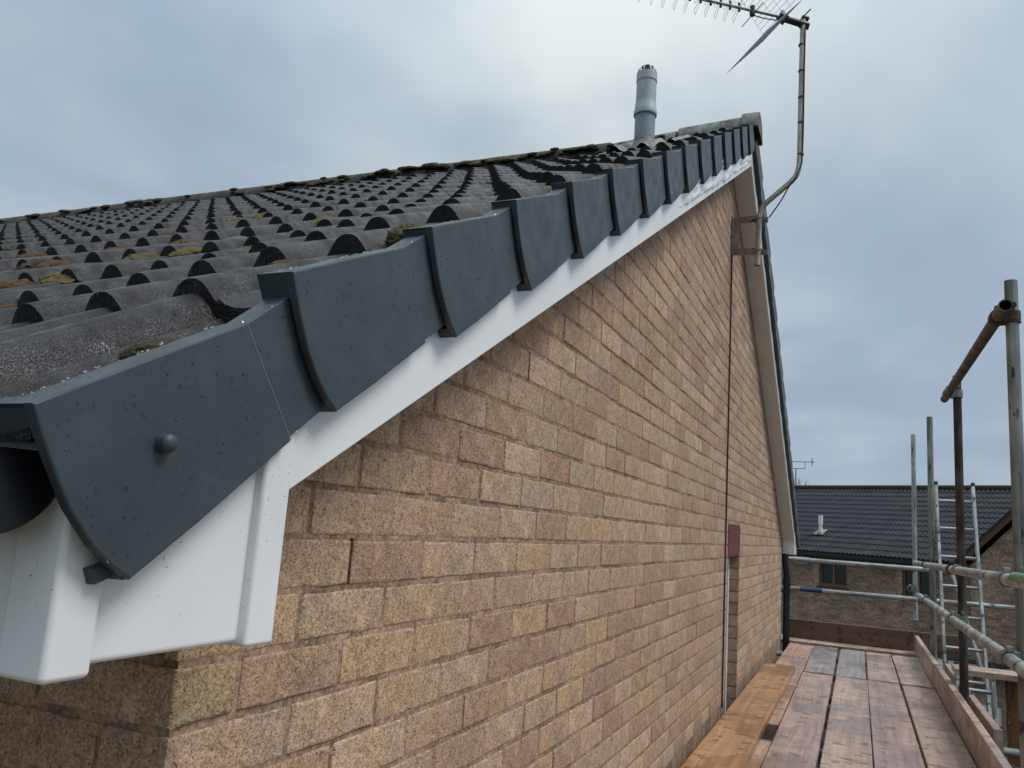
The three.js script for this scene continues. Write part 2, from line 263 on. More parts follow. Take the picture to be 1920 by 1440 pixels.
function brickGeo(w, h, seed, lip = 0.0026) {
  const r = rng(seed), nx = w > 0.15 ? 6 : 3, ny = 3, pos = [], uv = [], idx = [], ou = r() * 3, ov = r() * 3, warp = (r() - 0.5) * 0.0022;
  for (let j = 0; j <= ny; j++) for (let i = 0; i <= nx; i++) {
    const e = (i === 0 || i === nx || j === 0 || j === ny); let z = -w / 2 + w * (i === 0 ? 0 : i === nx ? 1 : lerp(0.018, 0.982, (i - 1) / (nx - 2))), y = -h / 2 + h * [0, 0.06, 0.94, 1][j];
    if (i === 0 || i === nx) z += (r() - 0.5) * 0.003; if (j === 0 || j === ny) y += (r() - 0.5) * 0.0032;
    const x = (e ? -lip * (0.6 + 0.8 * r()) : (r() - 0.5) * 0.0016) + warp * (i / nx - 0.5);
    pos.push(x, y, z); uv.push(z + ou, y + ov);
  }
  const W = nx + 1; for (let j = 0; j < ny; j++) for (let i = 0; i < nx; i++) { const a = j * W + i; idx.push(a, a + W, a + 1, a + 1, a + W, a + W + 1); }
  const rim = []; for (let i = 0; i < nx; i++) rim.push(i); for (let j = 0; j < ny; j++) rim.push(j * W + nx); for (let i = nx; i > 0; i--) rim.push(ny * W + i); for (let j = ny; j > 0; j--) rim.push(j * W);
  const b0 = pos.length / 3; rim.forEach(k => { pos.push(pos[3 * k], pos[3 * k + 1], pos[3 * k + 2], -0.022, pos[3 * k + 1], pos[3 * k + 2]); uv.push(uv[2 * k], uv[2 * k + 1], uv[2 * k] + 0.02, uv[2 * k + 1] + 0.02); });
  for (let k = 0; k < rim.length; k++) { const a = b0 + 2 * k, b = b0 + 2 * ((k + 1) % rim.length); idx.push(a, b, a + 1, b, b + 1, a + 1); }
  const g = new THREE.BufferGeometry(); g.setAttribute('position', new THREE.Float32BufferAttribute(pos, 3)); g.setAttribute('uv', new THREE.Float32BufferAttribute(uv, 2)); g.setIndex(idx); g.computeVertexNormals(); return g;
}
const LB = 0.2155, HB = 0.0655;
const fullBricks = [...Array(9)].map((_, i) => brickGeo(LB, HB, 100 + i)), halfBricks = [...Array(5)].map((_, i) => brickGeo(0.1025, HB, 200 + i)), soldierBricks = [...Array(2)].map((_, i) => brickGeo(0.065, 0.19, 300 + i));
{
  const r = rng(4242), list = [];
  const c0 = Math.floor((-1.35 - YB0) / CO), c1 = Math.ceil((2.4 - YB0) / CO);
  const cam = camera.position;
  for (let k = c0; k < c1; k++) {
    const yb = YB0 + k * CO, yc = yb + CO / 2, half = ((k % 2) + 2) % 2 === 1;            // course just under the joint at YB0 (k = -1) begins with a half brick
    let z = Z0; let first = half;
    while (z > Z1 + 0.01) {
      let w = first ? 0.1025 : LB; let cell = first ? 0.1125 : 0.225; first = false;
      if (z - w < Z1) { w = z - Z1; cell = w + 0.01; }
      const zc = z - w / 2; z -= cell;
      if (w < 0.05) continue;
      const lim = Math.min(yBarge(zc + w / 2), yBarge(2 * ZR - (zc - w / 2)));
      if (yb + 0.004 > Math.max(yBarge(Math.max(zc - w / 2, ZR)), 0) && yb > Math.min(yBarge(zc - w / 2), yBarge(2 * ZR - zc - w / 2)) + 0.03) continue;
      if (yb > Math.min(yBarge(zc - w / 2), yBarge(2 * ZR - zc - w / 2)) + 0.03) continue;
      if (yb < -0.99 && true) continue;
      // window opening and its head
      if (yc < WIN.y1 + 0.2 && yc > WIN.y0 && zc + w / 2 > WIN.z0 && zc - w / 2 < WIN.z1) {
        const a = zc + w / 2, b = zc - w / 2;
        if (a > WIN.z1 + 0.03) { const nw = a - WIN.z1 - 0.004; list.push({ yc, zc: a - nw / 2, w: nw, cut: true }); }
        if (b < WIN.z0 - 0.03) { const nw = WIN.z0 - b - 0.004; list.push({ yc, zc: b + nw / 2, w: nw, cut: true }); }
        continue;
      }
      list.push({ yc, zc, w, full: Math.abs(w - LB) < 0.002, half: Math.abs(w - 0.1025) < 0.002 });
    }
  }
  for (const b of list) { const dx = cam.x, dy = b.yc, dz = b.zc; b.area = b.w * dx / Math.pow(dx * dx + dy * dy + dz * dz, 1.5); b.tone = r() < 0.12 ? 5 : Math.floor(r() * M.brick.length); b.dx = (r() - 0.5) * 0.002; b.tilt = (r() - 0.5) * 0.010; b.gi = Math.floor(r() * 45); b.seed = Math.floor(r() * 1e6); }
  list.sort((a, b) => b.area - a.area);
  const rest = []; let made = 0; const cutCache = {};
  for (const b of list) {
    let geo = b.full ? fullBricks[b.gi % 9] : b.half ? halfBricks[b.gi % 5] : null;
    if (!geo) { const key = b.w.toFixed(3); geo = cutCache[key] ||= brickGeo(b.w, HB, 500 + Math.round(b.w * 1000)); }
    if (made < 282 && !b.cut) {
      const atCorner = Math.abs(b.zc - (Z0 - 0.05)) < 0.01 && b.half && b.yc < -0.15 && b.yc > -0.26;
      piece('brick', geo, atCorner ? M.brickGreen : M.brick[b.tone], gableWall, [b.dx, b.yc, b.zc], [0, b.tilt, 0]); made++;
    } else {
      const g = geo.clone(); g.rotateY(b.tilt); const p = g.attributes.position, uv = g.attributes.uv, col = new Float32Array(p.count * 3), t = brickTones[b.tone], rr = rng(b.seed), ou = rr() * 5, ov = rr() * 5;
      for (let i = 0; i < p.count; i++) { col[3 * i] = t[0]; col[3 * i + 1] = t[1]; col[3 * i + 2] = t[2]; uv.setXY(i, uv.getX(i) + ou, uv.getY(i) + ov); }
      g.setAttribute('color', new THREE.BufferAttribute(col, 3)); g.translate(b.dx, b.yc, b.zc); rest.push(g);
    }
  }
  part('far_brick', rest, M.brickVC, gableWall, 'stuff');
  // front wall: the few bricks under the eaves, headers and stretchers alternating with the gable
  for (let k = -8; k <= -3; k++) {
    const yc = YB0 + k * CO + CO / 2, half = ((k % 2) + 2) % 2 === 1; let x = 0, first = !half;
    for (let i = 0; i < 4; i++) { const w = first ? 0.1025 : LB; const geo = first ? halfBricks[(k + 20) % 5] : fullBricks[(k * 3 + i + 40) % 9]; piece('brick', geo, (k === -5 && i === 0) ? M.brickGreen : M.brick[(k * 7 + i * 3 + 70) % 10], frontWall, [x - w / 2 - 0.0005, yc, Z0 + 0.0016], [0, -Math.PI / 2, 0]); x -= w + 0.01; first = false; }
  }
  // red soldier bricks over the window and the brick reveal
  for (let i = 0; i < 7; i++) piece('brick', soldierBricks[i % 2], M.soldier, gableWall, [0.003, WIN.y1 + 0.1, WIN.z1 - 0.042 - i * 0.0755], [0, 0, 0]);
  part('lintel', box(-0.1, -0.008, WIN.y1 + 0.001, WIN.y1 + 0.199, WIN.z0 + 0.001, WIN.z1 - 0.001), M.mortar, house);
  for (let k = -14; k <= -2; k++) piece('brick', halfBricks[(k + 20) % 5], M.brick[[8, 4, 2, 9][(k + 20) % 4]], gableWall, [-0.054, YB0 + k * CO + CO / 2, WIN.z0 + 0.0035], [0, -Math.PI / 2, 0]);
}
// window set back in the wall
{
  const w = part('window_frame', [box(-0.125, -0.062, WIN.y0, WIN.y1, WIN.z1 - 0.062, WIN.z1 - 0.003), box(-0.125, -0.062, WIN.y0, WIN.y1, WIN.z0 + 0.006, WIN.z0 + 0.06), box(-0.125, -0.062, WIN.y1 - 0.06, WIN.y1 - 0.002, WIN.z0 + 0.06, WIN.z1 - 0.062), box(-0.125, -0.064, -1.2, -1.14, WIN.z0 + 0.06, WIN.z1 - 0.062), box(-0.06, -0.03, -0.42, -0.16, WIN.z1 - 0.045, WIN.z1 - 0.006)], M.pvc, house);
  part('pane', box(-0.10, -0.09, WIN.y0, WIN.y1 - 0.06, WIN.z0 + 0.06, WIN.z1 - 0.062), M.glass, w);
}

// ---- roof
const roof = (() => {
  const a = SH(0, -0.30, -0.085), b = SH(0, 4.76, -0.10);
  const slab = (m) => { const pts = [[a[2], a[1]], [b[2], b[1]], [b[2], b[1] - 0.02], [a[2], a[1] - 0.02]].map(([z, y]) => new THREE.Vector2(m ? -(2 * ZR - z) : -z, y - 0.055)); const s = new THREE.Shape(m ? pts.reverse() : pts); const g = new THREE.ExtrudeGeometry(s, { depth: 9.05, bevelEnabled: false }); g.rotateY(Math.PI / 2); g.translate(-9, 0, 0); return g; };
  return part('roof', [slab(false), slab(true)], M.underlay, house);
})();
// roll tile: two rolls across, the second one lapping over the next tile
const PROF = [[0, 0.013], [0.008, 0.006], [0.02, 0.0015], [0.036, 0], [0.051, 0.0015], [0.064, 0.0065], [0.075, 0.0150], [0.085, 0.0260], [0.094, 0.0345], [0.103, 0.0392], [0.1135, 0.0408], [0.124, 0.0392], [0.1325, 0.0335], [0.139, 0.0235], [0.1445, 0.012], [0.15, 0.0065]];
function tileGeo(x0, x1, seed, len = 0.40, own) {                 // local: x across, y off the roof, z down the slope (front edge at z = 0)
  const r = rng(seed), pr = []; const T = 0.017;
  for (let k = 0; k < 2; k++) for (const [v, h] of PROF) { if (k === 1 && v === 0) continue; pr.push([k * 0.15 + v, k === 0 && v >= 0.145 ? h + (v === 0.15 ? 0.003 : 0) : h]); }
  pr.push([0.3015, -0.008]);
  const P = own || pr.filter(p => p[0] >= x0 - 1e-6 && p[0] <= x1 + 1e-6); const ns = [0, 0.03, 0.14, 0.26, len], pos = [], uv = [], ou = r() * 3, ov = r() * 3;
  const warp = [...Array(6)].map(() => (r() - 0.5) * 0.003);
  const top = [], bot = [];
  let arc = 0; const L = P.map((p, i) => { if (i) arc += Math.hypot(p[0] - P[i - 1][0], p[1] - P[i - 1][1]); return arc; });
  const quad = (a, b, c, d, ua, ub, uc, ud) => { pos.push(...a, ...b, ...c, ...a, ...c, ...d); uv.push(...ua, ...ub, ...uc, ...ua, ...uc, ...ud); };
  const pt = (i, j, under) => { const z = -ns[j], edge = j === 0 ? -0.0012 : 0; const w = warp[j] * Math.sin(P[i][0] * 20); const dn = under ? T + (P[i][1] > 0.02 ? -0.002 : 0) : 0; return [P[i][0], P[i][1] + w + edge - dn, z + (j === 0 && !under ? -0.003 : 0)]; };
  const geos = [];
  { // top, smooth
    const pp = [], uu = [], id = []; for (let j = 0; j < ns.length; j++) for (let i = 0; i < P.length; i++) { pp.push(...pt(i, j, false)); uu.push(L[i] + ou, ns[j] + ov); }
    for (let j = 0; j < ns.length - 1; j++) for (let i = 0; i < P.length - 1; i++) { const a = j * P.length + i, b = a + 1, c = a + P.length, d = c + 1; id.push(a, b, c, b, d, c); }
    const g = new THREE.BufferGeometry(); g.setAttribute('position', new THREE.Float32BufferAttribute(pp, 3)); g.setAttribute('uv', new THREE.Float32BufferAttribute(uu, 2)); g.setIndex(id); g.computeVertexNormals(); geos.push(g);
  }
  for (let i = 0; i < P.length - 1; i++) { // front face and underside
    const a = pt(i, 0, true), b = pt(i + 1, 0, true); a[1] = Math.min(a[1], -0.018); b[1] = Math.min(b[1], -0.018); const c = pt(i + 1, 0, false), d = pt(i, 0, false); quad(a, b, c, d, [L[i] + ou, ov], [L[i + 1] + ou, ov], [L[i + 1] + ou, ov + 0.02], [L[i] + ou, ov + 0.02]);
    const e = pt(i, ns.length - 1, true), f = pt(i + 1, ns.length - 1, true); quad(e, f, b, a, [L[i] + ou, ov + 0.4], [L[i + 1] + ou, ov + 0.4], [L[i + 1] + ou, ov], [L[i] + ou, ov]);
  }
  const g = new THREE.BufferGeometry(); g.setAttribute('position', new THREE.Float32BufferAttribute(pos, 3)); g.setAttribute('uv', new THREE.Float32BufferAttribute(uv, 2)); g.computeVertexNormals(); geos.push(g);
  geos.forEach((q, i) => { const n = q.attributes.position.count, c = new Float32Array(n * 3).fill(1); if (i === 1) for (let v = 0; v < n; v++) if (v % 12 < 6) c[3 * v] = c[3 * v + 1] = c[3 * v + 2] = 0.42; q.setAttribute('color', new THREE.BufferAttribute(c, 3)); });   // the cut ends are black with algae
  const out = merge(geos); out.translate(-0.15, 0, 0); return out;
}
const TILT = 0.030 / GA;
const crestX = -0.003, tileRight = 0.0305;                     // right-hand lap of the last whole tile
const tileVariants = [...Array(6)].map((_, i) => tileGeo(0, 0.31, 900 + i)), vergeTiles = [...Array(3)].map((_, i) => tileGeo(0, 1, 950 + i, 0.40, [[0, 0.013], [0.008, 0.006], [0.02, 0.0015], [0.036, 0], [0.055, 0.0012], [0.075, 0.0045], [0.093, 0.0095], [0.106, 0.014]]));
const tileTop = (k) => k < 0 ? -0.010 : 0;
{
  const r = rng(77);
  for (let k = -1; k <= 13; k++) {
    const ncol = k < 1 ? 4 : Math.ceil(3 + k * 1.75);
    for (let c = -1; c < ncol; c++) {
      const verge = c < 0, xc = tileRight - 0.15 - c * 0.3, X = verge ? tileRight + 0.15 : xc, kx = verge ? 0.06 : xc;
      const h = -0.038 + kick(kx) + (r() - 0.5) * 0.004 + tileTop(k), s = k * GA + 0.004 + (r() - 0.5) * 0.010;
      const slopeX = verge ? 0 : (kick(xc - 0.1) - kick(xc + 0.1)) / 0.2;
      piece('roof_tile', verge ? vergeTiles[(k + 3) % 3] : tileVariants[Math.floor(r() * 6)], M.tile[Math.floor(r() * 4)], roof, SH(X, s, h), [TH - TILT + (k < 0 ? 0.05 : 0) + (r() - 0.5) * 0.006, (r() - 0.5) * 0.006, -slopeX + (r() - 0.5) * 0.006]);
    }
  }
  // the slope behind the ridge, out of sight from the scaffold: one corrugated sheet of tile
  const gs = []; for (let k = -1; k <= 13; k++) { const g = tileVariants[k + 1 & 3].clone(); for (let c = 0; c < 3; c++) { const q = g.clone(); q.rotateX(TH - TILT); const p = SH(tileRight - 0.15 - c * 0.3, k * GA, -0.06); q.translate(...p); q.scale(1, 1, -1); q.translate(0, 0, 2 * ZR); const ix = clean(q); const pa = ix.attributes.position.array, na = ix.attributes.normal.array; for (let i = 0; i < pa.length; i += 9) for (let j = 0; j < 3; j++) { let t = pa[i + 3 + j]; pa[i + 3 + j] = pa[i + 6 + j]; pa[i + 6 + j] = t; t = na[i + 3 + j]; na[i + 3 + j] = na[i + 6 + j]; na[i + 6 + j] = t; } gs.push(ix); } }
  part('rear_tile', gs, M.tile[1], roof, 'stuff');
}
// ridge tiles
{
  const half = (x0, x1, r0, r1) => { const g = new THREE.CylinderGeometry(r0, r1, x1 - x0, 20, 1, false, 0, Math.PI); g.rotateZ(Math.PI / 2); g.rotateX(Math.PI / 2 * 0); g.translate((x0 + x1) / 2, 0, 0); const uv = g.attributes.uv; for (let i = 0; i < uv.count; i++) uv.setXY(i, uv.getX(i) * 0.4, uv.getY(i) * 0.45); return g; };
  const mk = (r) => { const s = new THREE.Shape(); const n = 18; for (let i = 0; i <= n; i++) { const a = Math.PI * i / n; s[i ? 'lineTo' : 'moveTo'](Math.cos(a) * r, Math.sin(a) * r); } for (let i = n; i >= 0; i--) { const a = Math.PI * i / n; s.lineTo(Math.cos(a) * (r - 0.018), Math.sin(a) * (r - 0.018)); } return s; };
  const ridgeGeo = (L, r) => { const g = new THREE.ExtrudeGeometry(mk(r), { depth: L, bevelEnabled: true, bevelSize: 0.003, bevelThickness: 0.003, bevelSegments: 1, curveSegments: 18 }); g.rotateY(-Math.PI / 2); return boxUV(g); };
  const RR = 0.125, one = ridgeGeo(0.435, RR), end = ridgeGeo(0.095, RR + 0.012), rr = rng(9);
  let x = 0.165;
  piece('ridge_cap', end, M.ridge, house, [x, 2.556 + 0.06 - RR - 0.012 + 0.012, ZR], [0, 0, 0]);
  part('ridge_end', (() => { const g = new THREE.CircleGeometry(RR, 24, 0, Math.PI); g.rotateY(Math.PI / 2); g.translate(x + 0.0045, 2.616 - RR, ZR); return g; })(), M.ridge, house);
  x = 0.115;
  for (let i = 0; i < 20; i++) { const xm = x - 0.22, y = 2.556 + 0.062 + kick(xm) * 1.06 - RR + (rr() - 0.5) * 0.008 - (i > 1 ? 0.012 : 0); piece('ridge_tile', one, i < 2 ? M.ridge : M.ridgeOld, house, [x, y, ZR + (rr() - 0.5) * 0.01], [0, 0, -(kick(x) - kick(x - 0.43)) / 0.43 * -1]); x -= 0.45; }
}
// ---- verge caps
function capGeo() {
  const body = [[0, 0], [-0.002, -0.022], [-0.003, -0.045], [-0.0025, -0.09], [0.005, -0.128], [0.014, -0.152], [0.027, -0.176], [0.12, -0.172], [0.205, -0.166], [0.274, -0.161], [0.264, -0.10], [0.254, -0.0165], [0.108, -0.0065]];
  const tail = [[0.245, -0.0195], [0.262, -0.155], [0.30, -0.157], [0.362, -0.153], [0.352, -0.0105], [0.31, -0.014]];
  const gs = [extrude(body, -0.011, 0, 0.0022), extrude(tail, -0.0135, -0.0032, 0.001),
    extrude([[0.0, -0.0003], [0.108, -0.0068], [0.2545, -0.0168], [0.2545, -0.021], [0.108, -0.011], [0, -0.004]], -0.032, -0.004, 0.0004), extrude([[0.25, -0.0195], [0.31, -0.0143], [0.352, -0.0108], [0.352, -0.014], [0.31, -0.017], [0.25, -0.022]], -0.034, -0.006, 0.0004), extrude([[0.0, -0.0003], [0.016, -0.0012], [0.016, -0.005], [0, -0.004]], -0.050, -0.03, 0.0004),
    extrude([[0.0, -0.001], [0.0045, -0.001], [0.0045, -0.030], [0.0, -0.030]], -0.050, -0.010, 0.001),
    extrude([[0.024, -0.1745], [0.36, -0.152], [0.36, -0.149], [0.024, -0.1705]], -0.030, -0.004, 0.0005),
    extrude([[0.0215, -0.168], [0.026, -0.1755], [0.029, -0.1755], [0.0245, -0.160], [0.02, -0.16]], -0.030, -0.010, 0.0005)];
  return boxUV(merge(gs));
}
const cap0 = capGeo(); const YAW = 0.030;
const caps = [];
{
  const r = rng(31);
  for (let k = -1; k <= 13; k++) {
    const first = k < 0, pos = SH(0.15, k * GA, first ? -0.034 : 0);
    const rot = [TH + (first ? 0.05 : 0) + (r() - 0.5) * 0.008, YAW + (r() - 0.5) * 0.006, 0];
    const m = piece('verge_cap', cap0, M.cap, house, pos, rot); caps.push(m);
    if (k < 2) { const hl = shadow(new THREE.Mesh(wire([[-0.0012, -0.020, -0.2555], [-0.0012, -0.10, -0.2665], [-0.0012, -0.160, -0.2755]], 0.0007, 5, 12), M.seamHighlight)); hl.name = 'seam_highlight'; m.add(hl); }  // added thin pale bead: the seam's edge highlight put into colour and shape
    if (first) {
      const g = new THREE.SphereGeometry(0.0088, 20, 10, 0, Math.PI * 2, 0, Math.PI / 2); g.scale(1, 0.75, 1); g.rotateZ(-Math.PI / 2); const c = new THREE.CylinderGeometry(0.0088, 0.0092, 0.007, 20); c.rotateZ(-Math.PI / 2); c.translate(-0.0035, 0, 0); g.translate(0, 0, 0); const q = merge([g, c]); q.translate(0.0072, -0.083, -0.104); const s = shadow(new THREE.Mesh(q, M.cap)); s.name = 'screw_cap'; m.add(s);
      const hook = shadow(new THREE.Mesh(extrude([[0.004, -0.166], [0.029, -0.172], [0.029, -0.158], [0.006, -0.152]], -0.044, -0.012, 0.0008), M.cap)); hook.name = 'fixing_tab'; m.add(hook);
    }
  }
  // rear slope: the same caps mirrored
  const g = clean(cap0.clone()); g.scale(1, 1, -1); const pa = g.attributes.position.array, na = g.attributes.normal.array; for (let i = 0; i < pa.length; i += 9) for (let j = 0; j < 3; j++) { let t = pa[i + 3 + j]; pa[i + 3 + j] = pa[i + 6 + j]; pa[i + 6 + j] = t; t = na[i + 3 + j]; na[i + 3 + j] = na[i + 6 + j]; na[i + 6 + j] = t; }
  for (let k = -1; k <= 13; k++) { const p = SH(0.15, k * GA, 0); piece('verge_cap', g, M.cap, house, [p[0], p[1], 2 * ZR - p[2]], [-TH, -0.008, 0]); }
}
// ---- bargeboards, soffits, box ends
const BX = 0.12;
{
  const zb = Z0 - 0.004, za = ZR;
  const bb = (m) => { const f = z => m ? -(2 * ZR - z) : -z; const pts = [[zb, yBarge(zb)], [za, yBarge(za)], [za, yBarge(za) + 0.235], [zb, yBarge(zb) + 0.235]].map(([z, y]) => new THREE.Vector2(f(z), y)); const s = new THREE.Shape(m ? pts.reverse() : pts); const g = new THREE.ExtrudeGeometry(s, { depth: 0.011, bevelEnabled: true, bevelSize: 0.0015, bevelThickness: 0.0015, bevelOffset: -0.0015, bevelSegments: 2 }); g.rotateY(Math.PI / 2); g.translate(BX - 0.0125, 0, 0); return boxUV(g); };
  part('bargeboard', bb(false), M.pvc, house); part('bargeboard', bb(true), M.pvc, house);
  const sf = (m) => { const f = z => m ? 2 * ZR - z : z; const pts = [[zb, yBarge(zb) + 0.004], [za, yBarge(za) + 0.004], [za, yBarge(za) + 0.012], [zb, yBarge(zb) + 0.012]].map(([z, y]) => new THREE.Vector2(-f(z), y)); const s = new THREE.Shape(m ? pts.reverse() : pts); const g = new THREE.ExtrudeGeometry(s, { depth: BX - 0.0125 - 0.0025, bevelEnabled: false }); g.rotateY(Math.PI / 2); g.translate(0.0025, 0, 0); return boxUV(g); };
  part('soffit_board', sf(false), M.soffit, house); part('soffit_board', sf(true), M.soffit, house);
  // near box end
  const YS = -0.145, ZF = -0.484;
  const outline = [[ZF + 0.004, YS], [Z0 + 0.03, YS], [Z0 + 0.03, 0.12], [Z0 + 0.14, 0.06], [ZF + 0.004, 0.0]].map(([z, y]) => new THREE.Vector2(-z, y));
  const g = new THREE.ExtrudeGeometry(new THREE.Shape(outline.reverse()), { depth: 0.009, bevelEnabled: true, bevelSize: 0.006, bevelThickness: 0.006, bevelOffset: -0.006, bevelSegments: 4 }); g.rotateY(Math.PI / 2); g.translate(BX - 0.019, 0, 0);
  part('box_end', [boxUV(g)], M.pvc, house);
  part('joint_trim', rbox(BX - 0.05, BX + 0.0085, YS - 0.004, 0.135, Z0 - 0.003, Z0 + 0.043, 0.005, 3), M.pvc, house);
  part('corner_trim', [rbox(BX - 0.052, BX + 0.0075, YS - 0.0085, 0.02, ZF - 0.040, ZF + 0.0065, 0.006, 3)], M.pvc, house);
  part('fascia', rbox(-9, BX - 0.001, YS + 0.001, 0.06, ZF - 0.014, ZF + 0.0015, 0.004, 2), M.pvc, house);
  part('soffit_board', box(-9, BX - 0.02, YS + 0.004, YS + 0.014, Z0 + 0.002, ZF - 0.014), M.soffit, house);
  // far box end and fascia
  const zf = 2 * ZR - Z0;
  part('box_end', [rbox(0.002, BX + 0.002, YS + 0.03, 0.13, Z1 - 0.25, Z1 + 0.004, 0.004, 2)], M.pvc, house);
  part('fascia', box(-9, 0.0, YS + 0.03, 0.06, Z1 - 0.27, Z1 - 0.255), M.pvc, house);
  // protective film left on the top of the bargeboard, wrinkled
  const nu = 70, nv = 14, fg = new THREE.PlaneGeometry(1, 1, nu, nv), p = fg.attributes.position; const rr = rng(3);
  for (let i = 0; i < p.count; i++) { const u = p.getX(i) + 0.5, v = p.getY(i) + 0.5, z = lerp(-2.75, ZR + 0.12, u), n = 1 - Math.abs(2 * fbm(u * 15 + v * 4, v * 2.4 - u * 5, 7, 2) - 1); const y = yBarge(z) + lerp(0.03, 0.19, v) + 0.01 * (v < 0.1 ? fbm(u * 20, 0, 9, 2) : 0); p.setXYZ(i, BX - 0.0008 + 0.0032 * sstep(0, 0.06, u) + Math.pow(n, 3) * 0.016 * sstep(0, 0.15, u), y, z); }
  fg.computeVertexNormals(); part('protective_film', fg, M.film, house);
}
// ---- gutter and downpipes
{
  const gut = (zc, yc, x0, x1, dir) => { const s = new THREE.Shape(); const R = 0.057, n = 20; for (let i = 0; i <= n; i++) { const a = Math.PI + Math.PI * i / n; s[i ? 'lineTo' : 'moveTo'](Math.cos(a) * R, Math.sin(a) * R); } for (let i = n; i >= 0; i--) { const a = Math.PI + Math.PI * i / n; s.lineTo(Math.cos(a) * (R - 0.003), Math.sin(a) * (R - 0.003)); } const g = new THREE.ExtrudeGeometry(s, { depth: x1 - x0, bevelEnabled: false }); g.rotateY(Math.PI / 2); g.translate(x0, yc, zc); return g; };
  const g = part('gutter', [gut(-0.417, 0.022, -8.9, 0.09), ...[-0.02, -0.9, -1.8].map(x => box(x - 0.012, x + 0.012, -0.036, 0.03, -0.482, -0.474))], M.gutter, house);
  const cap = new THREE.CylinderGeometry(0.062, 0.062, 0.034, 28, 1, false, 0, Math.PI); cap.rotateZ(Math.PI / 2); cap.rotateX(0); const se = (() => { const s = new THREE.Shape(); const R = 0.061; for (let i = 0; i <= 24; i++) { const a = Math.PI + Math.PI * i / 24; s[i ? 'lineTo' : 'moveTo'](Math.cos(a) * R, Math.sin(a) * R); } const q = new THREE.ExtrudeGeometry(s, { depth: 0.034, bevelEnabled: true, bevelSize: 0.002, bevelThickness: 0.002, bevelSegments: 2 }); q.rotateY(Math.PI / 2); q.translate(0.082, 0.026, -0.417); return q; })();
  part('stop_end', [se, box(0.086, 0.116, 0.024, 0.031, -0.474, -0.36)], M.gutter, g);
  const dz = Z1 + 0.01, dx = 0.048;
  const dp = part('downpipe', [new THREE.TubeGeometry(new THREE.CatmullRomCurve3([v3(0.03, -0.11, dz + 0.01), v3(0.03, -0.17, dz + 0.01), v3(dx, -0.30, dz), v3(dx, -0.40, dz), v3(dx, -H, dz)].map(a => a), false, 'catmullrom', 0.05), 60, 0.034, 14)], M.gutter, house);
  part('pipe_clip', [box(0.0, 0.085, -0.50, -0.47, dz - 0.045, dz + 0.04), tube([0.048, -0.44, dz], [0.048, -0.36, dz], 0.039)], M.gutter, dp);
  part('gutter', gut(2 * ZR + 0.49 - 0.02, 0.02, -8.9, 0.09), M.gutter, house);
}
// ---- soil vent pipe
{
  const X = -0.34, Z = -4.0, y0 = 1.98, lathe = (pts, seg = 32) => new THREE.LatheGeometry(pts.map(p => new THREE.Vector2(...p)), seg).translate(X, 0, Z);
  const vp = part('vent_pipe', [lathe([[0.055, y0 - 0.1], [0.055, 2.27]])], M.greyPipe, house);
  part('collar', [lathe([[0.056, 2.235], [0.062, 2.236], [0.0635, 2.243], [0.0635, 2.262], [0.060, 2.27], [0.0575, 2.30], [0.0545, 2.315], [0.054, 2.44]])], M.greyPipePale, vp);
  const cw = [lathe([[0.0545, 2.435], [0.057, 2.436], [0.057, 2.445], [0.0565, 2.475]]), lathe([[0.0565, 2.475], [0.0563, 2.4865]])];
  for (let i = 0; i < 9; i++) { const a = i / 9 * Math.PI * 2, a2 = 0.19; const g = new THREE.SphereGeometry(0.056, 5, 6, a, a2, Math.PI * 0.18, Math.PI * 0.32); g.scale(1, 0.9, 1); g.translate(X, 2.486, Z); cw.push(g); }
  cw.push(new THREE.SphereGeometry(0.056, 24, 6, 0, Math.PI * 2, 0, Math.PI * 0.2).scale(1, 0.9, 1).translate(X, 2.486, Z));
  part('cowl', cw, M.greyPipePale, vp);
  const fl = [lathe([[0.098, 1.99], [0.070, 2.05], [0.058, 2.085], [0.0575, 2.10]])];
  const pl = new THREE.PlaneGeometry(0.42, 0.44, 40, 14), pp = pl.attributes.position; for (let i = 0; i < pp.count; i++) { const x = pp.getX(i), s = pp.getY(i); const ph = ((x + X - crestX) % 0.15 + 0.15) % 0.15; const q = SH(X + x, 0, 0); const w = 0.5 + 0.5 * Math.cos(ph / 0.15 * Math.PI * 2); const sl = 3.79 + s; const a = SH(X + x, sl, kick(X) - 0.036 + w * w * 0.036 + 0.016 + 0.006 * fbm(x * 40, s * 40, 5, 2)); pp.setXYZ(i, ...a); }
  pl.computeVertexNormals(); fl.push(pl); part('lead_flashing', fl, M.lead, vp);
}

// ---------------------------------------------------------------- ground
{
  const g = new THREE.PlaneGeometry(500, 500); g.rotateX(-Math.PI / 2); g.translate(0, -H, -60); setting('ground', boxUV(g), M.grass);
  const p = new THREE.PlaneGeometry(9, 40); p.rotateX(-Math.PI / 2); p.translate(5.2, -H + 0.004, -14); setting('driveway', boxUV(p), M.ground);
}

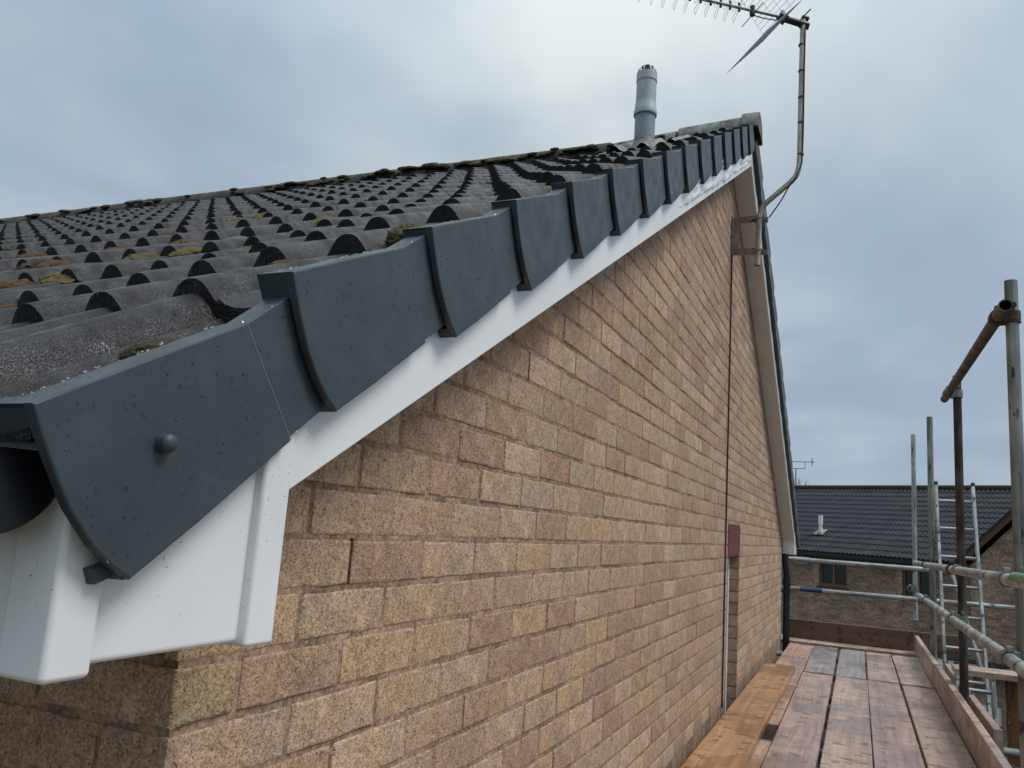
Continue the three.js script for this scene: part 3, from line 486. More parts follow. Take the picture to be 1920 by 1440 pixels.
// ---------------------------------------------------------------- television aerial on the gable
{
  const Z = -4.93, t = thing('television_aerial', 'large television aerial with mesh reflector on cranked mast fixed to the brick gable', 'aerial', [0.005, 1.66, Z]);
  part('mast', new THREE.TubeGeometry(new THREE.CatmullRomCurve3([[0.159, 1.661], [0.162, 1.80], [0.165, 1.95], [0.172, 2.005], [0.195, 2.052], [0.30, 2.145], [0.345, 2.185], [0.378, 2.225], [0.394, 2.28], [0.398, 2.34], [0.401, 2.6], [0.406, 3.0], [0.410, 3.275]].map(([x, y]) => v3(x, y, Z)), false, 'catmullrom', 0.5), 120, 0.0165, 16), M.mastMetal, t);
  const br = part('wall_bracket', [box(0.003, 0.010, 1.735, 1.985, Z - 0.025, Z + 0.025), box(0.010, 0.045, 1.737, 1.983, Z - 0.004, Z + 0.003), box(0.045, 0.150, 1.945, 1.985, Z - 0.005, Z + 0.004), box(0.045, 0.150, 1.735, 1.775, Z - 0.005, Z + 0.004)], M.bracket, t);
  part('clamp', [box(0.14, 0.215, 1.945, 1.98, Z - 0.03, Z - 0.02), box(0.14, 0.215, 1.738, 1.772, Z - 0.03, Z - 0.02), tube([0.13, 1.962, Z - 0.02], [0.13, 1.962, Z + 0.03], 0.005, 8), tube([0.195, 1.962, Z - 0.03], [0.195, 1.962, Z + 0.03], 0.005, 8), tube([0.13, 1.962, Z + 0.025], [0.195, 1.962, Z + 0.025], 0.005, 8), tube([0.195, 1.755, Z - 0.03], [0.195, 1.755, Z + 0.03], 0.005, 8), tube([0.13, 1.755, Z + 0.025], [0.195, 1.755, Z + 0.025], 0.005, 8)], M.bracket, br);
  part('coaxial_cable', [wire([[0.425, 3.22, Z + 0.01], [0.421, 2.9, Z + 0.012], [0.418, 2.5, Z + 0.01], [0.412, 2.3, Z + 0.01], [0.375, 2.205, Z + 0.015], [0.34, 2.15, Z + 0.02], [0.29, 2.06, Z + 0.01], [0.222, 1.965, Z]], 0.0042, 8, 80), wire([[0.2, 1.95, Z + 0.02], [0.185, 1.88, Z + 0.025], [0.205, 1.80, Z + 0.02], [0.20, 1.76, Z + 0.01]], 0.0035, 6, 20), wire([[0.006, 1.74, Z + 0.005], [0.0065, 1.2, Z - 0.012], [0.006, 0.5, Z - 0.022], [0.0065, -0.3, Z - 0.03], [0.006, -0.95, Z - 0.04]], 0.0048, 8, 60)], M.cable, t);
  part('cable_tie', [3.1, 2.92, 2.74, 2.57, 2.36].map(y => tube([0.403, y - 0.006, Z], [0.403, y + 0.006, Z], 0.0195, 12)), M.blackPlastic, t);
  // head: boom, mesh reflector, directors
  const F = v3(-0.809, 0, 0.588), S = v3(0.588, 0, 0.809), U = v3(0, 1, 0), O = v3(0.39, 3.262, Z + 0.012);
  const at = (a, b, c) => { const p = O.clone().addScaledVector(F, a).addScaledVector(S, b).addScaledVector(U, c); return [p.x, p.y, p.z]; };
  part('boom', tube(at(-0.03, 0, 0), at(1.32, 0, 0), 0.0095, 10), M.mastMetal, t);
  part('mast_clamp', [tube(at(-0.06, 0, -0.02), at(0.12, 0, -0.005), 0.022, 10), tube(at(-0.06, 0.0, 0.03), at(-0.02, 0, 0.03), 0.016, 10), tube(at(-0.06, 0.0, -0.035), at(0.0, 0, -0.035), 0.012, 10), tube(at(-0.02, -0.07, 0.03), at(-0.02, 0.09, 0.03), 0.004, 8)], M.blackPlastic, t);
  const hub = new THREE.OctahedronGeometry(0.052, 0); hub.scale(0.8, 1.1, 0.8); hub.translate(...at(0.12, 0, 0)); part('reflector_hub', hub, M.blackPlastic, t);
  for (const sg of [1, -1]) {
    const A = sg > 0 ? 0.92 : 0.84, ca = Math.cos(A), sa = Math.sin(A) * sg, gs = [];
    for (let i = 0; i < 12; i++) { const q = 0.035 + i * 0.0335; gs.push(tube(at(0.10 + q * ca, -0.235, q * sa), at(0.10 + q * ca, 0.235, q * sa), 0.0013, 5)); }
    for (const b of [-0.235, -0.085, 0.0, 0.085, 0.235]) gs.push(tube(at(0.10 + 0.02 * ca, b, 0.02 * sa), at(0.10 + 0.415 * ca, b, 0.415 * sa), 0.0012, 5));
    part('reflector', gs, M.aerialMetal, t);
  }
  part('dipole', [tube(at(0.33, 0, -0.035), at(0.33, 0, 0.03), 0.016, 8), tube(at(0.33, -0.13, -0.03), at(0.33, 0.13, -0.03), 0.003, 6), wire([at(0.33, 0, -0.03), at(0.25, 0, -0.035), at(0.16, 0, -0.03)], 0.004, 6)], M.blackPlastic, t);
  let a = 0.42; for (let i = 0; i < 13; i++) {
    const d = part('director', [wire([at(a, -0.01, 0.012), at(a, -0.075, 0.062), at(a + 0.004, -0.078, 0.022), at(a + 0.006, -0.012, 0.006)], 0.0013, 5, 24), wire([at(a, -0.01, -0.012), at(a, -0.075, -0.062), at(a + 0.004, -0.078, -0.022), at(a + 0.006, -0.012, -0.006)], 0.0013, 5, 24), wire([at(a, 0.01, 0.012), at(a, 0.075, 0.062), at(a + 0.004, 0.078, 0.022), at(a + 0.006, 0.012, 0.006)], 0.0013, 5, 24), wire([at(a, 0.01, -0.012), at(a, 0.075, -0.062), at(a + 0.004, 0.078, -0.022), at(a + 0.006, 0.012, -0.006)], 0.0013, 5, 24)], M.aerialMetal, t);
    part('clip', [tube(at(a, 0, -0.026), at(a, 0, 0.024), 0.0085, 6), tube(at(a - 0.006, 0, 0.022), at(a + 0.008, 0, 0.034), 0.006, 6)], M.blackPlastic, d);
    a += 0.062 + i * 0.0022;
  }
}

// ---------------------------------------------------------------- scaffold
const DECK = -0.97, R = 0.02415, XS = 1.30;
const scaffold = thing('scaffold', 'steel tube scaffold with guard rails alongside the brick gable', 'scaffold', [1.30, -H, -6]);
function couplerGeo() {                                       // right-angle coupler: one jaw round a tube along Y, one round a tube along Z
  const jaw = (len) => { const g = new THREE.CylinderGeometry(0.0315, 0.0315, len, 16, 1, true); const c1 = new THREE.RingGeometry(R, 0.0315, 16); c1.rotateX(-Math.PI / 2); const c2 = c1.clone(); c1.translate(0, len / 2, 0); c2.translate(0, -len / 2, 0); return merge([g, c1, c2]); };
  const a = jaw(0.048), b = jaw(0.048); b.rotateX(Math.PI / 2); b.translate(-0.052, 0, 0);
  return merge([a, b, rbox(-0.042, -0.012, -0.028, 0.028, -0.028, 0.028, 0.006, 1)]);
}
const coup = couplerGeo();
const coupBolts = [[0, 3], [3, 6]].map(([a, b]) => merge([tube([0, 0.042, -0.055], [0, 0.042, 0.05], 0.006, 8), tube([0, 0.042, 0.030], [0, 0.042, 0.048], 0.012, 6), rbox(-0.014, 0.014, 0.026, 0.050, -0.034, -0.014, 0.005, 1), tube([-0.05, 0.037, 0.012], [-0.05, 0.037, -0.06], 0.0065, 8), tube([-0.05, 0.037, -0.03], [-0.05, 0.037, -0.045], 0.0125, 6), rbox(-0.064, -0.036, 0.024, 0.046, 0.006, 0.03, 0.005, 1)].slice(a, b)));
function coupler(x, y, z, rot = [0, 0, 0], rusty) { const c = piece('coupler', coup, rusty ? M.couplerRusty : M.coupler, scaffold, [x, y, z], rot); for (const g of coupBolts) { const b = shadow(new THREE.Mesh(g, rusty ? M.couplerRusty : M.coupler)); b.name = 'bolt'; c.add(b); } }
{
  const up = [[-3.70, 1.118, M.galv], [-5.70, 1.115, M.rust], [-7.84, 1.17, M.galv], [-10.15, 1.31, M.galvPale]];
  for (const [z, top, m] of up) part('standard_tube', pipe([XS, z < -10 ? -0.735 : -H, z], [XS, top, z], R), m, scaffold);
  part('standard_tube', pipe([XS, -H, -10.3], [XS, -0.9, -10.3], R), M.galv, scaffold);
  part('base_plate', up.slice(0, 3).map(([z]) => box(XS - 0.075, XS + 0.075, -H, -H + 0.006, z - 0.075, z + 0.075)), M.galv, scaffold);
  const XR = XS - 0.0515;
  part('guard_rail', pipe([XR, 0.962, -3.50], [XR, 1.005, -5.93], R), M.rustRail, scaffold);
  const hr = part('guard_rail', pipe([XR, -0.068, -1.6], [XR, -0.106, -9.2], R), M.galvPale, scaffold);
  part('painted_band', tube([XR, -0.0693, -3.10], [XR, -0.0703, -3.48], R + 0.0006, 24, true), M.greenBand, hr);
  part('sleeve_joint', tube([XR, -0.080, -5.35], [XR, -0.0805, -5.42], R + 0.004, 20), M.coupler, hr);
  part('guard_rail', pipe([XR, -0.372, -0.9], [XR, -0.374, -4.30], R), M.galvPale, scaffold);
  part('guard_rail', pipe([XR - 0.002, -0.376, -4.28], [XR - 0.002, -0.396, -8.7], R), M.galvPale, scaffold);
  part('guard_rail', pipe([-0.35, -0.171, -9.74], [1.46, -0.172, -9.74], R), M.galvPale, scaffold);
  const er = part('guard_rail', pipe([-0.55, -0.492, -9.74], [2.2, -0.484, -9.74], R), M.galvPale, scaffold);
  part('painted_band', tube([-0.10, -0.4905, -9.74], [0.13, -0.490, -9.74], R + 0.0007, 20, true), M.yellowBand, er);
  part('painted_band', tube([0.13, -0.490, -9.74], [0.36, -0.489, -9.74], R + 0.0006, 20, true), M.blueBand, er);
  part('sleeve_joint', [tube([0.05, -0.171, -9.74], [0.23, -0.1712, -9.74], R + 0.005, 16), box(0.07, 0.21, -0.21, -0.195, -9.75, -9.73)], M.galvPale, er);
  for (const z of [-3.70, -5.70, -7.84]) coupler(XS, z === -3.70 ? -0.37 : z === -5.7 ? -0.378 : -0.392, z);
  for (const z of [-3.70, -5.70, -7.84]) coupler(XS, -0.068 - 0.005 * (-z - 1.6), z, [0, 0, 0], z !== -3.70);
  coupler(XS, 0.964, -3.70, [0, 0, 0], true); coupler(XS, 1.0, -5.70);
  coupler(XS, -0.40, -10.15, [0, 0, 0]); coupler(XS, -0.735, -10.15, [0, 0, Math.PI / 2]);
  // transoms under the boards, ledgers
  for (const z of [0.4, -1.15, -2.7, -4.22, -4.63, -5.37, -6.2, -7.22, -8.35]) part('transom', pipe([-0.02 + (z === -4.63 ? 0.2 : 0.03), DECK - 0.038 - R - 0.001, z], [1.52, DECK - 0.038 - R - 0.001, z], R), M.galv, scaffold);
  part('ledger', pipe([XS - 0.052, DECK - 0.038 - 3 * R - 0.002, 1], [XS - 0.052, DECK - 0.038 - 3 * R - 0.002, -10.6], R), M.galv, scaffold);
  part('ledger', pipe([0.36, DECK - 0.038 - 3 * R - 0.002, 1], [0.36, DECK - 0.038 - 3 * R - 0.002, -10.6], R), M.galv, scaffold);
  for (const z of [-1.2, -4.6, -8.3]) part('standard_tube', pipe([0.41, -H, z], [0.41, DECK - 0.10, z], R), M.galv, scaffold);
  part('brace_tube', pipe([1.62, -0.15, -9.9], [1.9, -1.4, -9.3], R), M.galv, scaffold);
}
// ---- boards
function boardGeo(L, W = 0.225, T = 0.038, seed = 1) {          // along z from 0 to -L, across x 0..W, top at y = 0
  const r = rng(seed), n = 12, bow = (r() - 0.5) * 0.006, tw = (r() - 0.5) * 0.006; const c = 0.003, pr = [[0, -c], [c, 0], [W * 0.33, 0.0008], [W * 0.66, -0.0006], [W - c, 0], [W, -c], [W, -T + c], [W - c, -T], [c, -T], [0, -T + c]];
  const pos = [], uv = [], ou = r() * 3, ov = r() * 7; const P = (i, j) => { const f = j / n; return [pr[i][0] + Math.sin(f * 3.1) * bow * 0.4, pr[i][1] + Math.sin(f * Math.PI) * bow + tw * (f - 0.5) * (pr[i][0] / W - 0.5) * 2, -L * f]; };
  let arc = 0; const A = [0]; for (let i = 1; i <= pr.length; i++) { const a = pr[i - 1], b = pr[i % pr.length]; arc += Math.hypot(a[0] - b[0], a[1] - b[1]); A.push(arc); }
  for (let j = 0; j < n; j++) for (let i = 0; i < pr.length; i++) { const k = (i + 1) % pr.length, a = P(i, j), b = P(k, j), d = P(i, j + 1), e = P(k, j + 1); pos.push(...a, ...b, ...e, ...a, ...e, ...d); const ua = [A[i] + ou, -a[2] + ov], ub = [A[i + 1] + ou, -a[2] + ov], ue = [A[i + 1] + ou, -e[2] + ov], ud = [A[i] + ou, -e[2] + ov]; uv.push(...ua, ...ub, ...ue, ...ua, ...ue, ...ud); }
  for (const j of [0, n]) for (let i = 1; i < pr.length - 1; i++) { const t = [P(0, j), P(i, j), P(i + 1, j)]; if (j === 0) t.reverse(); for (const p of t) { pos.push(...p); uv.push(p[1] + ou, p[0] * 0.3 + ov); } }
  const g = new THREE.BufferGeometry(); g.setAttribute('position', new THREE.Float32BufferAttribute(pos, 3)); g.setAttribute('uv', new THREE.Float32BufferAttribute(uv, 2)); g.computeVertexNormals(); return g;
}
function board(label, mat, L, pos, rot, seed, W = 0.225, band = true, name = 'scaffold_board', group = 'scaffold boards') {
  const t = thing(name, label, 'board', pos, group); if (rot) { if (rot.isMatrix4) t.quaternion.setFromRotationMatrix(rot); else t.rotation.set(...rot); }
  const m = shadow(new THREE.Mesh(boardGeo(L, W, 0.038, seed), mat)); m.name = 'plank'; t.add(m);
  if (band) for (const z of [-0.006, -L + 0.020]) { const b = shadow(new THREE.Mesh(merge([box(-0.0012, W + 0.0012, 0.0006, 0.0016, z - 0.014, z + 0.002), box(-0.0016, -0.0006, -0.038, 0.0016, z - 0.014, z + 0.002), box(W + 0.0006, W + 0.0016, -0.038, 0.0016, z - 0.014, z + 0.002)]), M.coupler)); b.name = 'end_band'; t.add(b); }
  return t;
}
{
  const X = [0.331, 0.562, 0.790, 1.016], zN = -3.03, zM = -6.94, w = 'row of four';
  const near = [[M.woodPink, 'pinkish brown deck board next to the open gap along the wall'], [M.woodPale, 'pale scuffed deck board, second out from the gap by the wall'], [M.woodPink, 'mauve brown deck board, second in from the toe board'], [M.woodBrown, 'damp brown deck board running against the long toe board']];
  near.forEach(([m, l], i) => board(l, m, 3.9, [X[i], DECK + [0.0, 0.002, -0.001, 0.001][i], zN - [0, 0.01, 0.02, -0.02][i]], [0, [0.0008, -0.0010, 0.0012, -0.0006][i], 0], 11 + i, [0.216, 0.219, 0.217, 0.216][i]));
  const far = [[M.woodGrey, 'slate grey deck board next to the inner board near the downpipe'], [M.woodGrey, 'slate grey deck board with a dark mark on its edge'], [M.woodPale, 'pale pink deck board in the far bay, beside the grey pair'], [M.woodPale, 'pale pink deck board in the far bay against the toe board']];
  far.forEach(([m, l], i) => board(l, m, 1.83, [X[i], DECK + [0.001, 0, 0.001, 0][i], zM - 0.012], [0, [0.003, -0.002, 0.001, 0.002][i], 0], 31 + i, 0.214));
  const back = ['pinkish deck board under the ladder bay behind the bricklayer side', 'pale deck board starting the platform', 'mauve deck board starting the platform', 'brown deck board starting the platform'];
  [0, 1, 2, 3].forEach(i => board(['deck board at the start of the platform beside the wall gap', 'pale deck board at the start of the platform', 'mauve deck board at the start of the platform', 'brown deck board at the start of the platform by the toe board'][i], near[i][0], 3.9, [X[i], DECK, 0.88], null, 51 + i, 0.222));
  board('wet orange brown board lying on top of the inner boards beside the brick wall', M.woodOrange, 3.86, [0.052, DECK + 0.0385, -3.02], null, 61, 0.222);
  board('orange brown board at the start of the platform against the brick wall', M.woodOrange, 3.9, [0.052, DECK + 0.0385, 0.90], null, 62, 0.222);
  board('reddish inner board under the orange one, reaching the downpipe', M.woodRed, 3.95, [0.098, DECK, -4.83], null, 63, 0.225);
  board('reddish inner board under the orange one, ending short of a steel tube', M.woodRed, 3.9, [0.104, DECK, -0.55], null, 64, 0.222);
  board('pale cross board closing the far end of the deck', M.woodPale, 1.46, [1.40, DECK + 0.001, -9.015], [0, Math.PI / 2, 0], 65, 0.225, false);
  board('second pale cross board at the far end of the deck under the dark toe board', M.woodPale, 1.46, [1.40, DECK + 0.001, -9.246], [0, Math.PI / 2, 0], 66, 0.225, false);
  // toe boards on edge
  const toe = (label, m, L, pos, rot, seed) => board(label, m, L, pos, rot, seed, 0.225, true, 'toe_board', 'toe boards');
  toe('long brown toe board on edge beside the scaffold deck', M.woodBrown, 3.9, [1.2745, -0.798, -3.02], [0, 0, -Math.PI / 2], 71);
  toe('pale brown toe board on edge at the far end of the deck side', M.woodPale, 2.2, [1.273, -0.80, -6.93], [0, 0.004, -Math.PI / 2], 72);
  toe('brown toe board on edge at the start of the deck side', M.woodBrown, 3.9, [1.2745, -0.798, 0.9], [0, 0, -Math.PI / 2], 73);
  toe('dark brown toe board on edge across the far end of the deck', M.woodDark, 1.62, [1.62, -0.778, -9.31], new THREE.Matrix4().makeBasis(v3(0, -1, 0), v3(0, 0, -1), v3(1, 0, 0)), 74);
  toe('weathered board on edge just outside the long toe board', M.woodBrown, 2.6, [1.385, -0.845, -4.9], [0, 0, -Math.PI / 2], 75);
  board('short board laid across outside the toe board behind the rusty upright', M.woodPale, 0.52, [1.80, -0.698, -5.98], [0, Math.PI / 2, 0], 76, 0.225, false);
}
// ---------------------------------------------------------------- ladders
function ladder(label, foot, top, width, y0 = 0.2, shift = 0) {
  const t = thing('ladder', label, 'ladder', foot, 'aluminium ladders'); const d = v3(0, top[1] - foot[1], top[2] - foot[2]), L = d.length(); t.rotation.x = Math.atan2(d.z, d.y);
  const add = (n, g, m) => { const q = shadow(new THREE.Mesh(g, m)); q.name = n; t.add(q); return q; };
  for (const x of [0, width]) { add('stile', rbox(x - 0.0125, x + 0.0125, 0, L - 0.03, -0.032, 0.032, 0.006, 2), M.alu); add('end_cap', rbox(x - 0.0145, x + 0.0145, L - 0.035, L, -0.034, 0.034, 0.006, 2), M.blackRubber); }
  for (let s = L - 0.17; s > 0.3; s -= 0.25) add('rung', tube([0.0125, s, 0], [width - 0.0125, s, 0], 0.0145, 10), M.alu);
}
ladder('aluminium ladder with black end caps rising past the scaffold guard rails', [1.352, -H, -6.05], [1.352, 0.615, -8.02], 0.283);
ladder('lower aluminium ladder section standing outside the toe board', [1.235 + 0.10, -H, -5.05], [1.335, -0.72, -6.5], 0.21);

// ---------------------------------------------------------------- house across the way
{
  const t = new THREE.Group(); t.name = numbered('house'); t.position.set(-1.433, 0, -34.856); t.rotation.y = -33.745 * Math.PI / 180; scene.add(t);
  t.userData = { label: 'far brick house with dark tiled roof, mossy ridge and brown timber windows', category: 'house' };
  const add = (n, g, m, p = t, kind) => { if (Array.isArray(g)) g = merge(g); const q = shadow(new THREE.Mesh(g, m)); q.name = n; if (kind) q.userData.kind = kind; p.add(q); return q; };
  const RY = 2.25 + H, EY = -0.19 + H, EZ = 4.0, ZW = 3.72, ZG = 5.0;
  const wallShape = (x0, x1, y0, y1, holes, z, d) => { const s = new THREE.Shape([[x0, y0], [x1, y0], [x1, y1], [x0, y1]].map(p => new THREE.Vector2(...p))); for (const [a, b, c, e] of holes) s.holes.push(new THREE.Path([[a, c], [b, c], [b, e], [a, e]].map(p => new THREE.Vector2(...p)))); const g = new THREE.ExtrudeGeometry(s, { depth: d, bevelEnabled: false }); g.translate(0, 0, z - d); return boxUV(g); };
  const W1 = [3.62, 4.68, -1.31 + H, -0.50 + H], W2 = [6.57, 7.56, -1.39 + H, -0.50 + H];
  add('wall', wallShape(-5, 9.25, 0, EY - 0.1, [W1, W2], ZW, 0.25), M.farBrick);
  for (const [a, b, c, e] of [W1, W2]) {
    const f = add('window', [box(a, a + 0.07, c, e, ZW - 0.12, ZW - 0.05), box(b - 0.07, b, c, e, ZW - 0.12, ZW - 0.05), box(a + 0.07, b - 0.07, c, c + 0.08, ZW - 0.12, ZW - 0.05), box(a + 0.07, b - 0.07, e - 0.07, e, ZW - 0.12, ZW - 0.05), box((a + b) / 2 - 0.04, (a + b) / 2 + 0.04, c + 0.08, e - 0.07, ZW - 0.12, ZW - 0.05)], M.frameTimber);
    add('pane', box(a + 0.07, b - 0.07, c + 0.08, e - 0.07, ZW - 0.10, ZW - 0.09), M.glass, f); add('sill', box(a - 0.06, b + 0.06, c - 0.06, c, ZW - 0.1, ZW + 0.04), M.brownTimber, f);
  }
  // roof slopes
  const a = Math.atan2(RY - EY, EZ), SL = Math.hypot(EZ, RY - EY), G = SL / 14;
  const slope = new THREE.Shape([[0, RY - 0.06], [EZ, EY - 0.06], [EZ, EY - 0.09], [0, RY - 0.09], [-EZ, EY - 0.09], [-EZ, EY - 0.06]].map(p => new THREE.Vector2(-p[0], p[1])));
  const sg = new THREE.ExtrudeGeometry(slope, { depth: 17, bevelEnabled: false }); sg.rotateY(Math.PI / 2); sg.translate(-5, 0, 0);
  const rf = add('roof', sg, M.underlay);
  const r = rng(5), list = [];
  for (let k = 0; k < 14; k++) for (let c = 0; c < 46; c++) { const x = 10.6 - c * 0.3, left = lerp(2.6, -0.6, k / 13) - 0.3, right = lerp(9.3, 10.8, k / 13); if (x < left || x > right) continue; const s = k * G; list.push({ x, y: EY + s * Math.sin(a) - 0.01 + (r() - 0.5) * 0.006, z: EZ - s * Math.cos(a), v: Math.floor(r() * 6), m: Math.floor(r() * 3), rx: a - 0.085 + (r() - 0.5) * 0.012, d: (21 - x) ** 2 + (28 - (EZ - s * Math.cos(a))) ** 2 }); }
  list.sort((p, q) => p.d - q.d); const rest = [];
  list.forEach((q, i) => { if (i < 300) { const m = shadow(new THREE.Mesh(tileVariants[q.v], M.farTile[q.m])); m.name = 'roof_tile'; m.position.set(q.x, q.y, q.z); m.rotation.x = q.rx; rf.add(m); } else { const g = tileVariants[q.v].clone(); g.rotateX(q.rx); g.translate(q.x, q.y, q.z); rest.push(g); } });
  add('far_roof_tile', rest, M.farTile[0], rf, 'stuff');
  for (let x = -4; x < 12; x += 0.45) { const g = new THREE.CylinderGeometry(0.12, 0.12, 0.44, 12, 1, false, -Math.PI / 2, Math.PI); g.rotateZ(Math.PI / 2); g.rotateX(0); const m = add('ridge_tile', g, M.mossRidge ||= std({ color: C(0.085, 0.08, 0.035), map: tileMap, roughness: 1 })); m.rotation.x = Math.PI / 2 * 0; m.position.set(x, RY - 0.03, 0); }
  add('gutter', [box(-5, 9.2, EY - 0.16, EY - 0.05, EZ - 0.06, EZ + 0.05), box(-5, 9.2, EY - 0.2, EY - 0.05, EZ - 0.10, EZ - 0.06)], M.gutter);
  add('soffit_board', box(-5, 9.2, EY - 0.205, EY - 0.19, ZW, EZ - 0.06), M.brownTimber);
  // projecting gable on the right
  const gx = 9.17, gs = new THREE.Shape([[gx + 0.12, 0], [15.5, 0], [15.5, EY], [12.3, EY + 2.9], [gx + 0.12, EY - 0.06]].map(p => new THREE.Vector2(...p))); const D = [10.1, 11.05, 0.0, 2.06]; gs.holes.push(new THREE.Path([[D[0], D[2] + 0.01], [D[1], D[2] + 0.01], [D[1], D[3]], [D[0], D[3]]].map(p => new THREE.Vector2(...p))));
  const wg = new THREE.ExtrudeGeometry(gs, { depth: 1.28, bevelEnabled: false }); wg.translate(0, 0, ZG - 1.28); add('wall', boxUV(wg), M.farBrick);
  const bs = new THREE.Shape([[gx - 0.12, EY - 0.16], [12.3, EY + 2.96], [12.3, EY + 3.14], [gx - 0.2, EY - 0.02]].map(p => new THREE.Vector2(...p))); const bg = new THREE.ExtrudeGeometry(bs, { depth: 0.03, bevelEnabled: false }); bg.translate(0, 0, ZG + 0.12); add('bargeboard', bg, M.brownTimber);
  const ws = new THREE.Shape([[gx - 0.2, EY - 0.04], [12.3, EY + 3.12], [12.3, EY + 3.2], [gx - 0.25, EY + 0.02]].map(p => new THREE.Vector2(...p))); const wsg = new THREE.ExtrudeGeometry(ws, { depth: 5, bevelEnabled: false }); wsg.translate(0, 0, ZG - 4.84); add('roof', boxUV(wsg), M.farSlate);
  const door = add('door', [box(D[0] + 0.002, D[1] - 0.002, 0.02, D[3] - 0.002, ZG - 0.12, ZG - 0.06), box(D[0] + 0.1, D[0] + 0.42, 0.25, 0.9, ZG - 0.06, ZG - 0.045), box(D[0] + 0.1, D[0] + 0.42, 1.05, 1.9, ZG - 0.06, ZG - 0.045)], M.doorTimber); add('handle', box(D[0] + 0.04, D[0] + 0.07, 1.0, 1.12, ZG - 0.06, ZG - 0.02), M.coupler, door);
  const py = -2.74 + H; const po = add('porch', [box(8.25, 10.25, py - 0.24, py, ZG + 0.55, ZG + 0.60), box(10.25, 10.31, py - 0.24, py, ZG + 0.002, ZG + 0.60)], M.white); add('porch_roof', box(8.2, 10.34, py + 0.001, py + 0.04, ZG + 0.002, ZG + 0.64), M.farSlate, po); add('bracket', [box(10.2, 10.26, py - 0.8, py - 0.24, ZG + 0.002, ZG + 0.06), box(8.9, 8.96, py - 0.25, py, ZG + 0.60, ZG + 0.625), box(9.8, 9.86, py - 0.25, py, ZG + 0.60, ZG + 0.625)], M.brownTimber, po);
  const mb = add('meter_box', rbox(9.55, 10.0, -4.24 + H, -3.80 + H, ZG + 0.002, ZG + 0.16, 0.02), M.white); add('meter_pipe', tube([9.72, 0, ZG + 0.05], [9.72, -4.24 + H, ZG + 0.05], 0.02, 8), M.white, mb);
  add('downpipe', tube([9.22, 0, ZW + 0.9], [9.22, EY - 0.2, ZW + 0.9], 0.045, 10), M.gutter);
  // soil vent with lead flashing
  const vz = 3.0, vx = 3.15, vy = RY - vz * Math.tan(a); const vp = add('vent_pipe', [tube([vx, vy - 0.05, vz], [vx, vy + 0.30, vz], 0.06, 14), tube([vx, vy + 0.30, vz], [vx, vy + 0.62, vz], 0.075, 14)], M.white);
  const fg = new THREE.BoxGeometry(0.36, 0.02, 0.34); fg.rotateX(a); fg.translate(vx, vy + 0.045, vz); add('lead_flashing', [fg, new THREE.CylinderGeometry(0.06, 0.13, 0.16, 14).translate(vx, vy + 0.1, vz)], M.galvPale, vp);
  // chimney flue at the ridge
  add('flue', [tube([-0.35, RY - 0.45, 0.3], [-0.35, RY + 0.12, 0.3], 0.09, 12), tube([-0.35, RY - 0.1, 0.3], [-0.35, RY + 0.02, 0.3], 0.13, 12)], M.galvPale);
}
{ // aerial on that house
  const t = thing('television_aerial', 'small distant television aerial on thin mast above the far mossy ridge', 'aerial', [-1.72, 2.2, -34.9]);
  part('mast', tube([-1.60, 2.2, -34.9], [-1.60, 3.02, -34.9], 0.02, 8), M.blackPlastic, t);
  part('boom', [tube([-2.2, 3.0, -34.9], [-1.25, 3.02, -34.9], 0.014, 6), tube([-2.2, 3.28, -34.9], [-0.98, 3.30, -34.9], 0.014, 6), tube([-1.25, 3.02, -34.9], [-1.25, 3.3, -34.9], 0.012, 6)], M.blackPlastic, t);
  part('reflector', [tube([-0.98, 3.14, -34.9], [-0.98, 3.46, -34.9], 0.016, 6), tube([-1.03, 3.3, -34.9], [-0.9, 3.3, -34.9], 0.02, 6)], M.blackPlastic, t);
}
{ // bare trees beyond
  for (const [x, z, h, sd, lb] of [[-3.0, -62, 9.6, 3, 'bare twiggy tree beyond the far mossy ridge'], [-0.6, -70, 9.4, 8, 'second bare tree, thinner, further beyond the far ridge']]) {
    const t = thing('bare_tree', lb, 'tree', [x, -H, z], 'trees beyond the far house'); const r = rng(sd); part('trunk', (() => { const g = new THREE.CylinderGeometry(0.06, 0.2, h * 0.6, 8); g.translate(x, -H + h * 0.3, z); return g; })(), M.twig, t);
    const gs = []; const grow = (p, d, L, rad, n) => { const q = p.clone().addScaledVector(d, L); gs.push(tube([p.x, p.y, p.z], [q.x, q.y, q.z], rad, 4)); if (n <= 0) return; for (let i = 0; i < 3; i++) grow(p.clone().lerp(q, 0.55 + 0.45 * r()), d.clone().add(v3((r() - 0.5) * 1.3, 0.25 + (r() - 0.3) * 0.5, (r() - 0.5) * 1.3)).normalize(), L * (0.6 + 0.25 * r()), rad * 0.6, n - 1); };
    for (let i = 0; i < 5; i++) grow(v3(x, -H + h * (0.35 + 0.06 * i), z), v3((r() - 0.5) * 1.5, 0.9, (r() - 0.5) * 1.5).normalize(), h * 0.16, 0.05, 4);
    part('crown', gs, M.twig, t);
  }
}

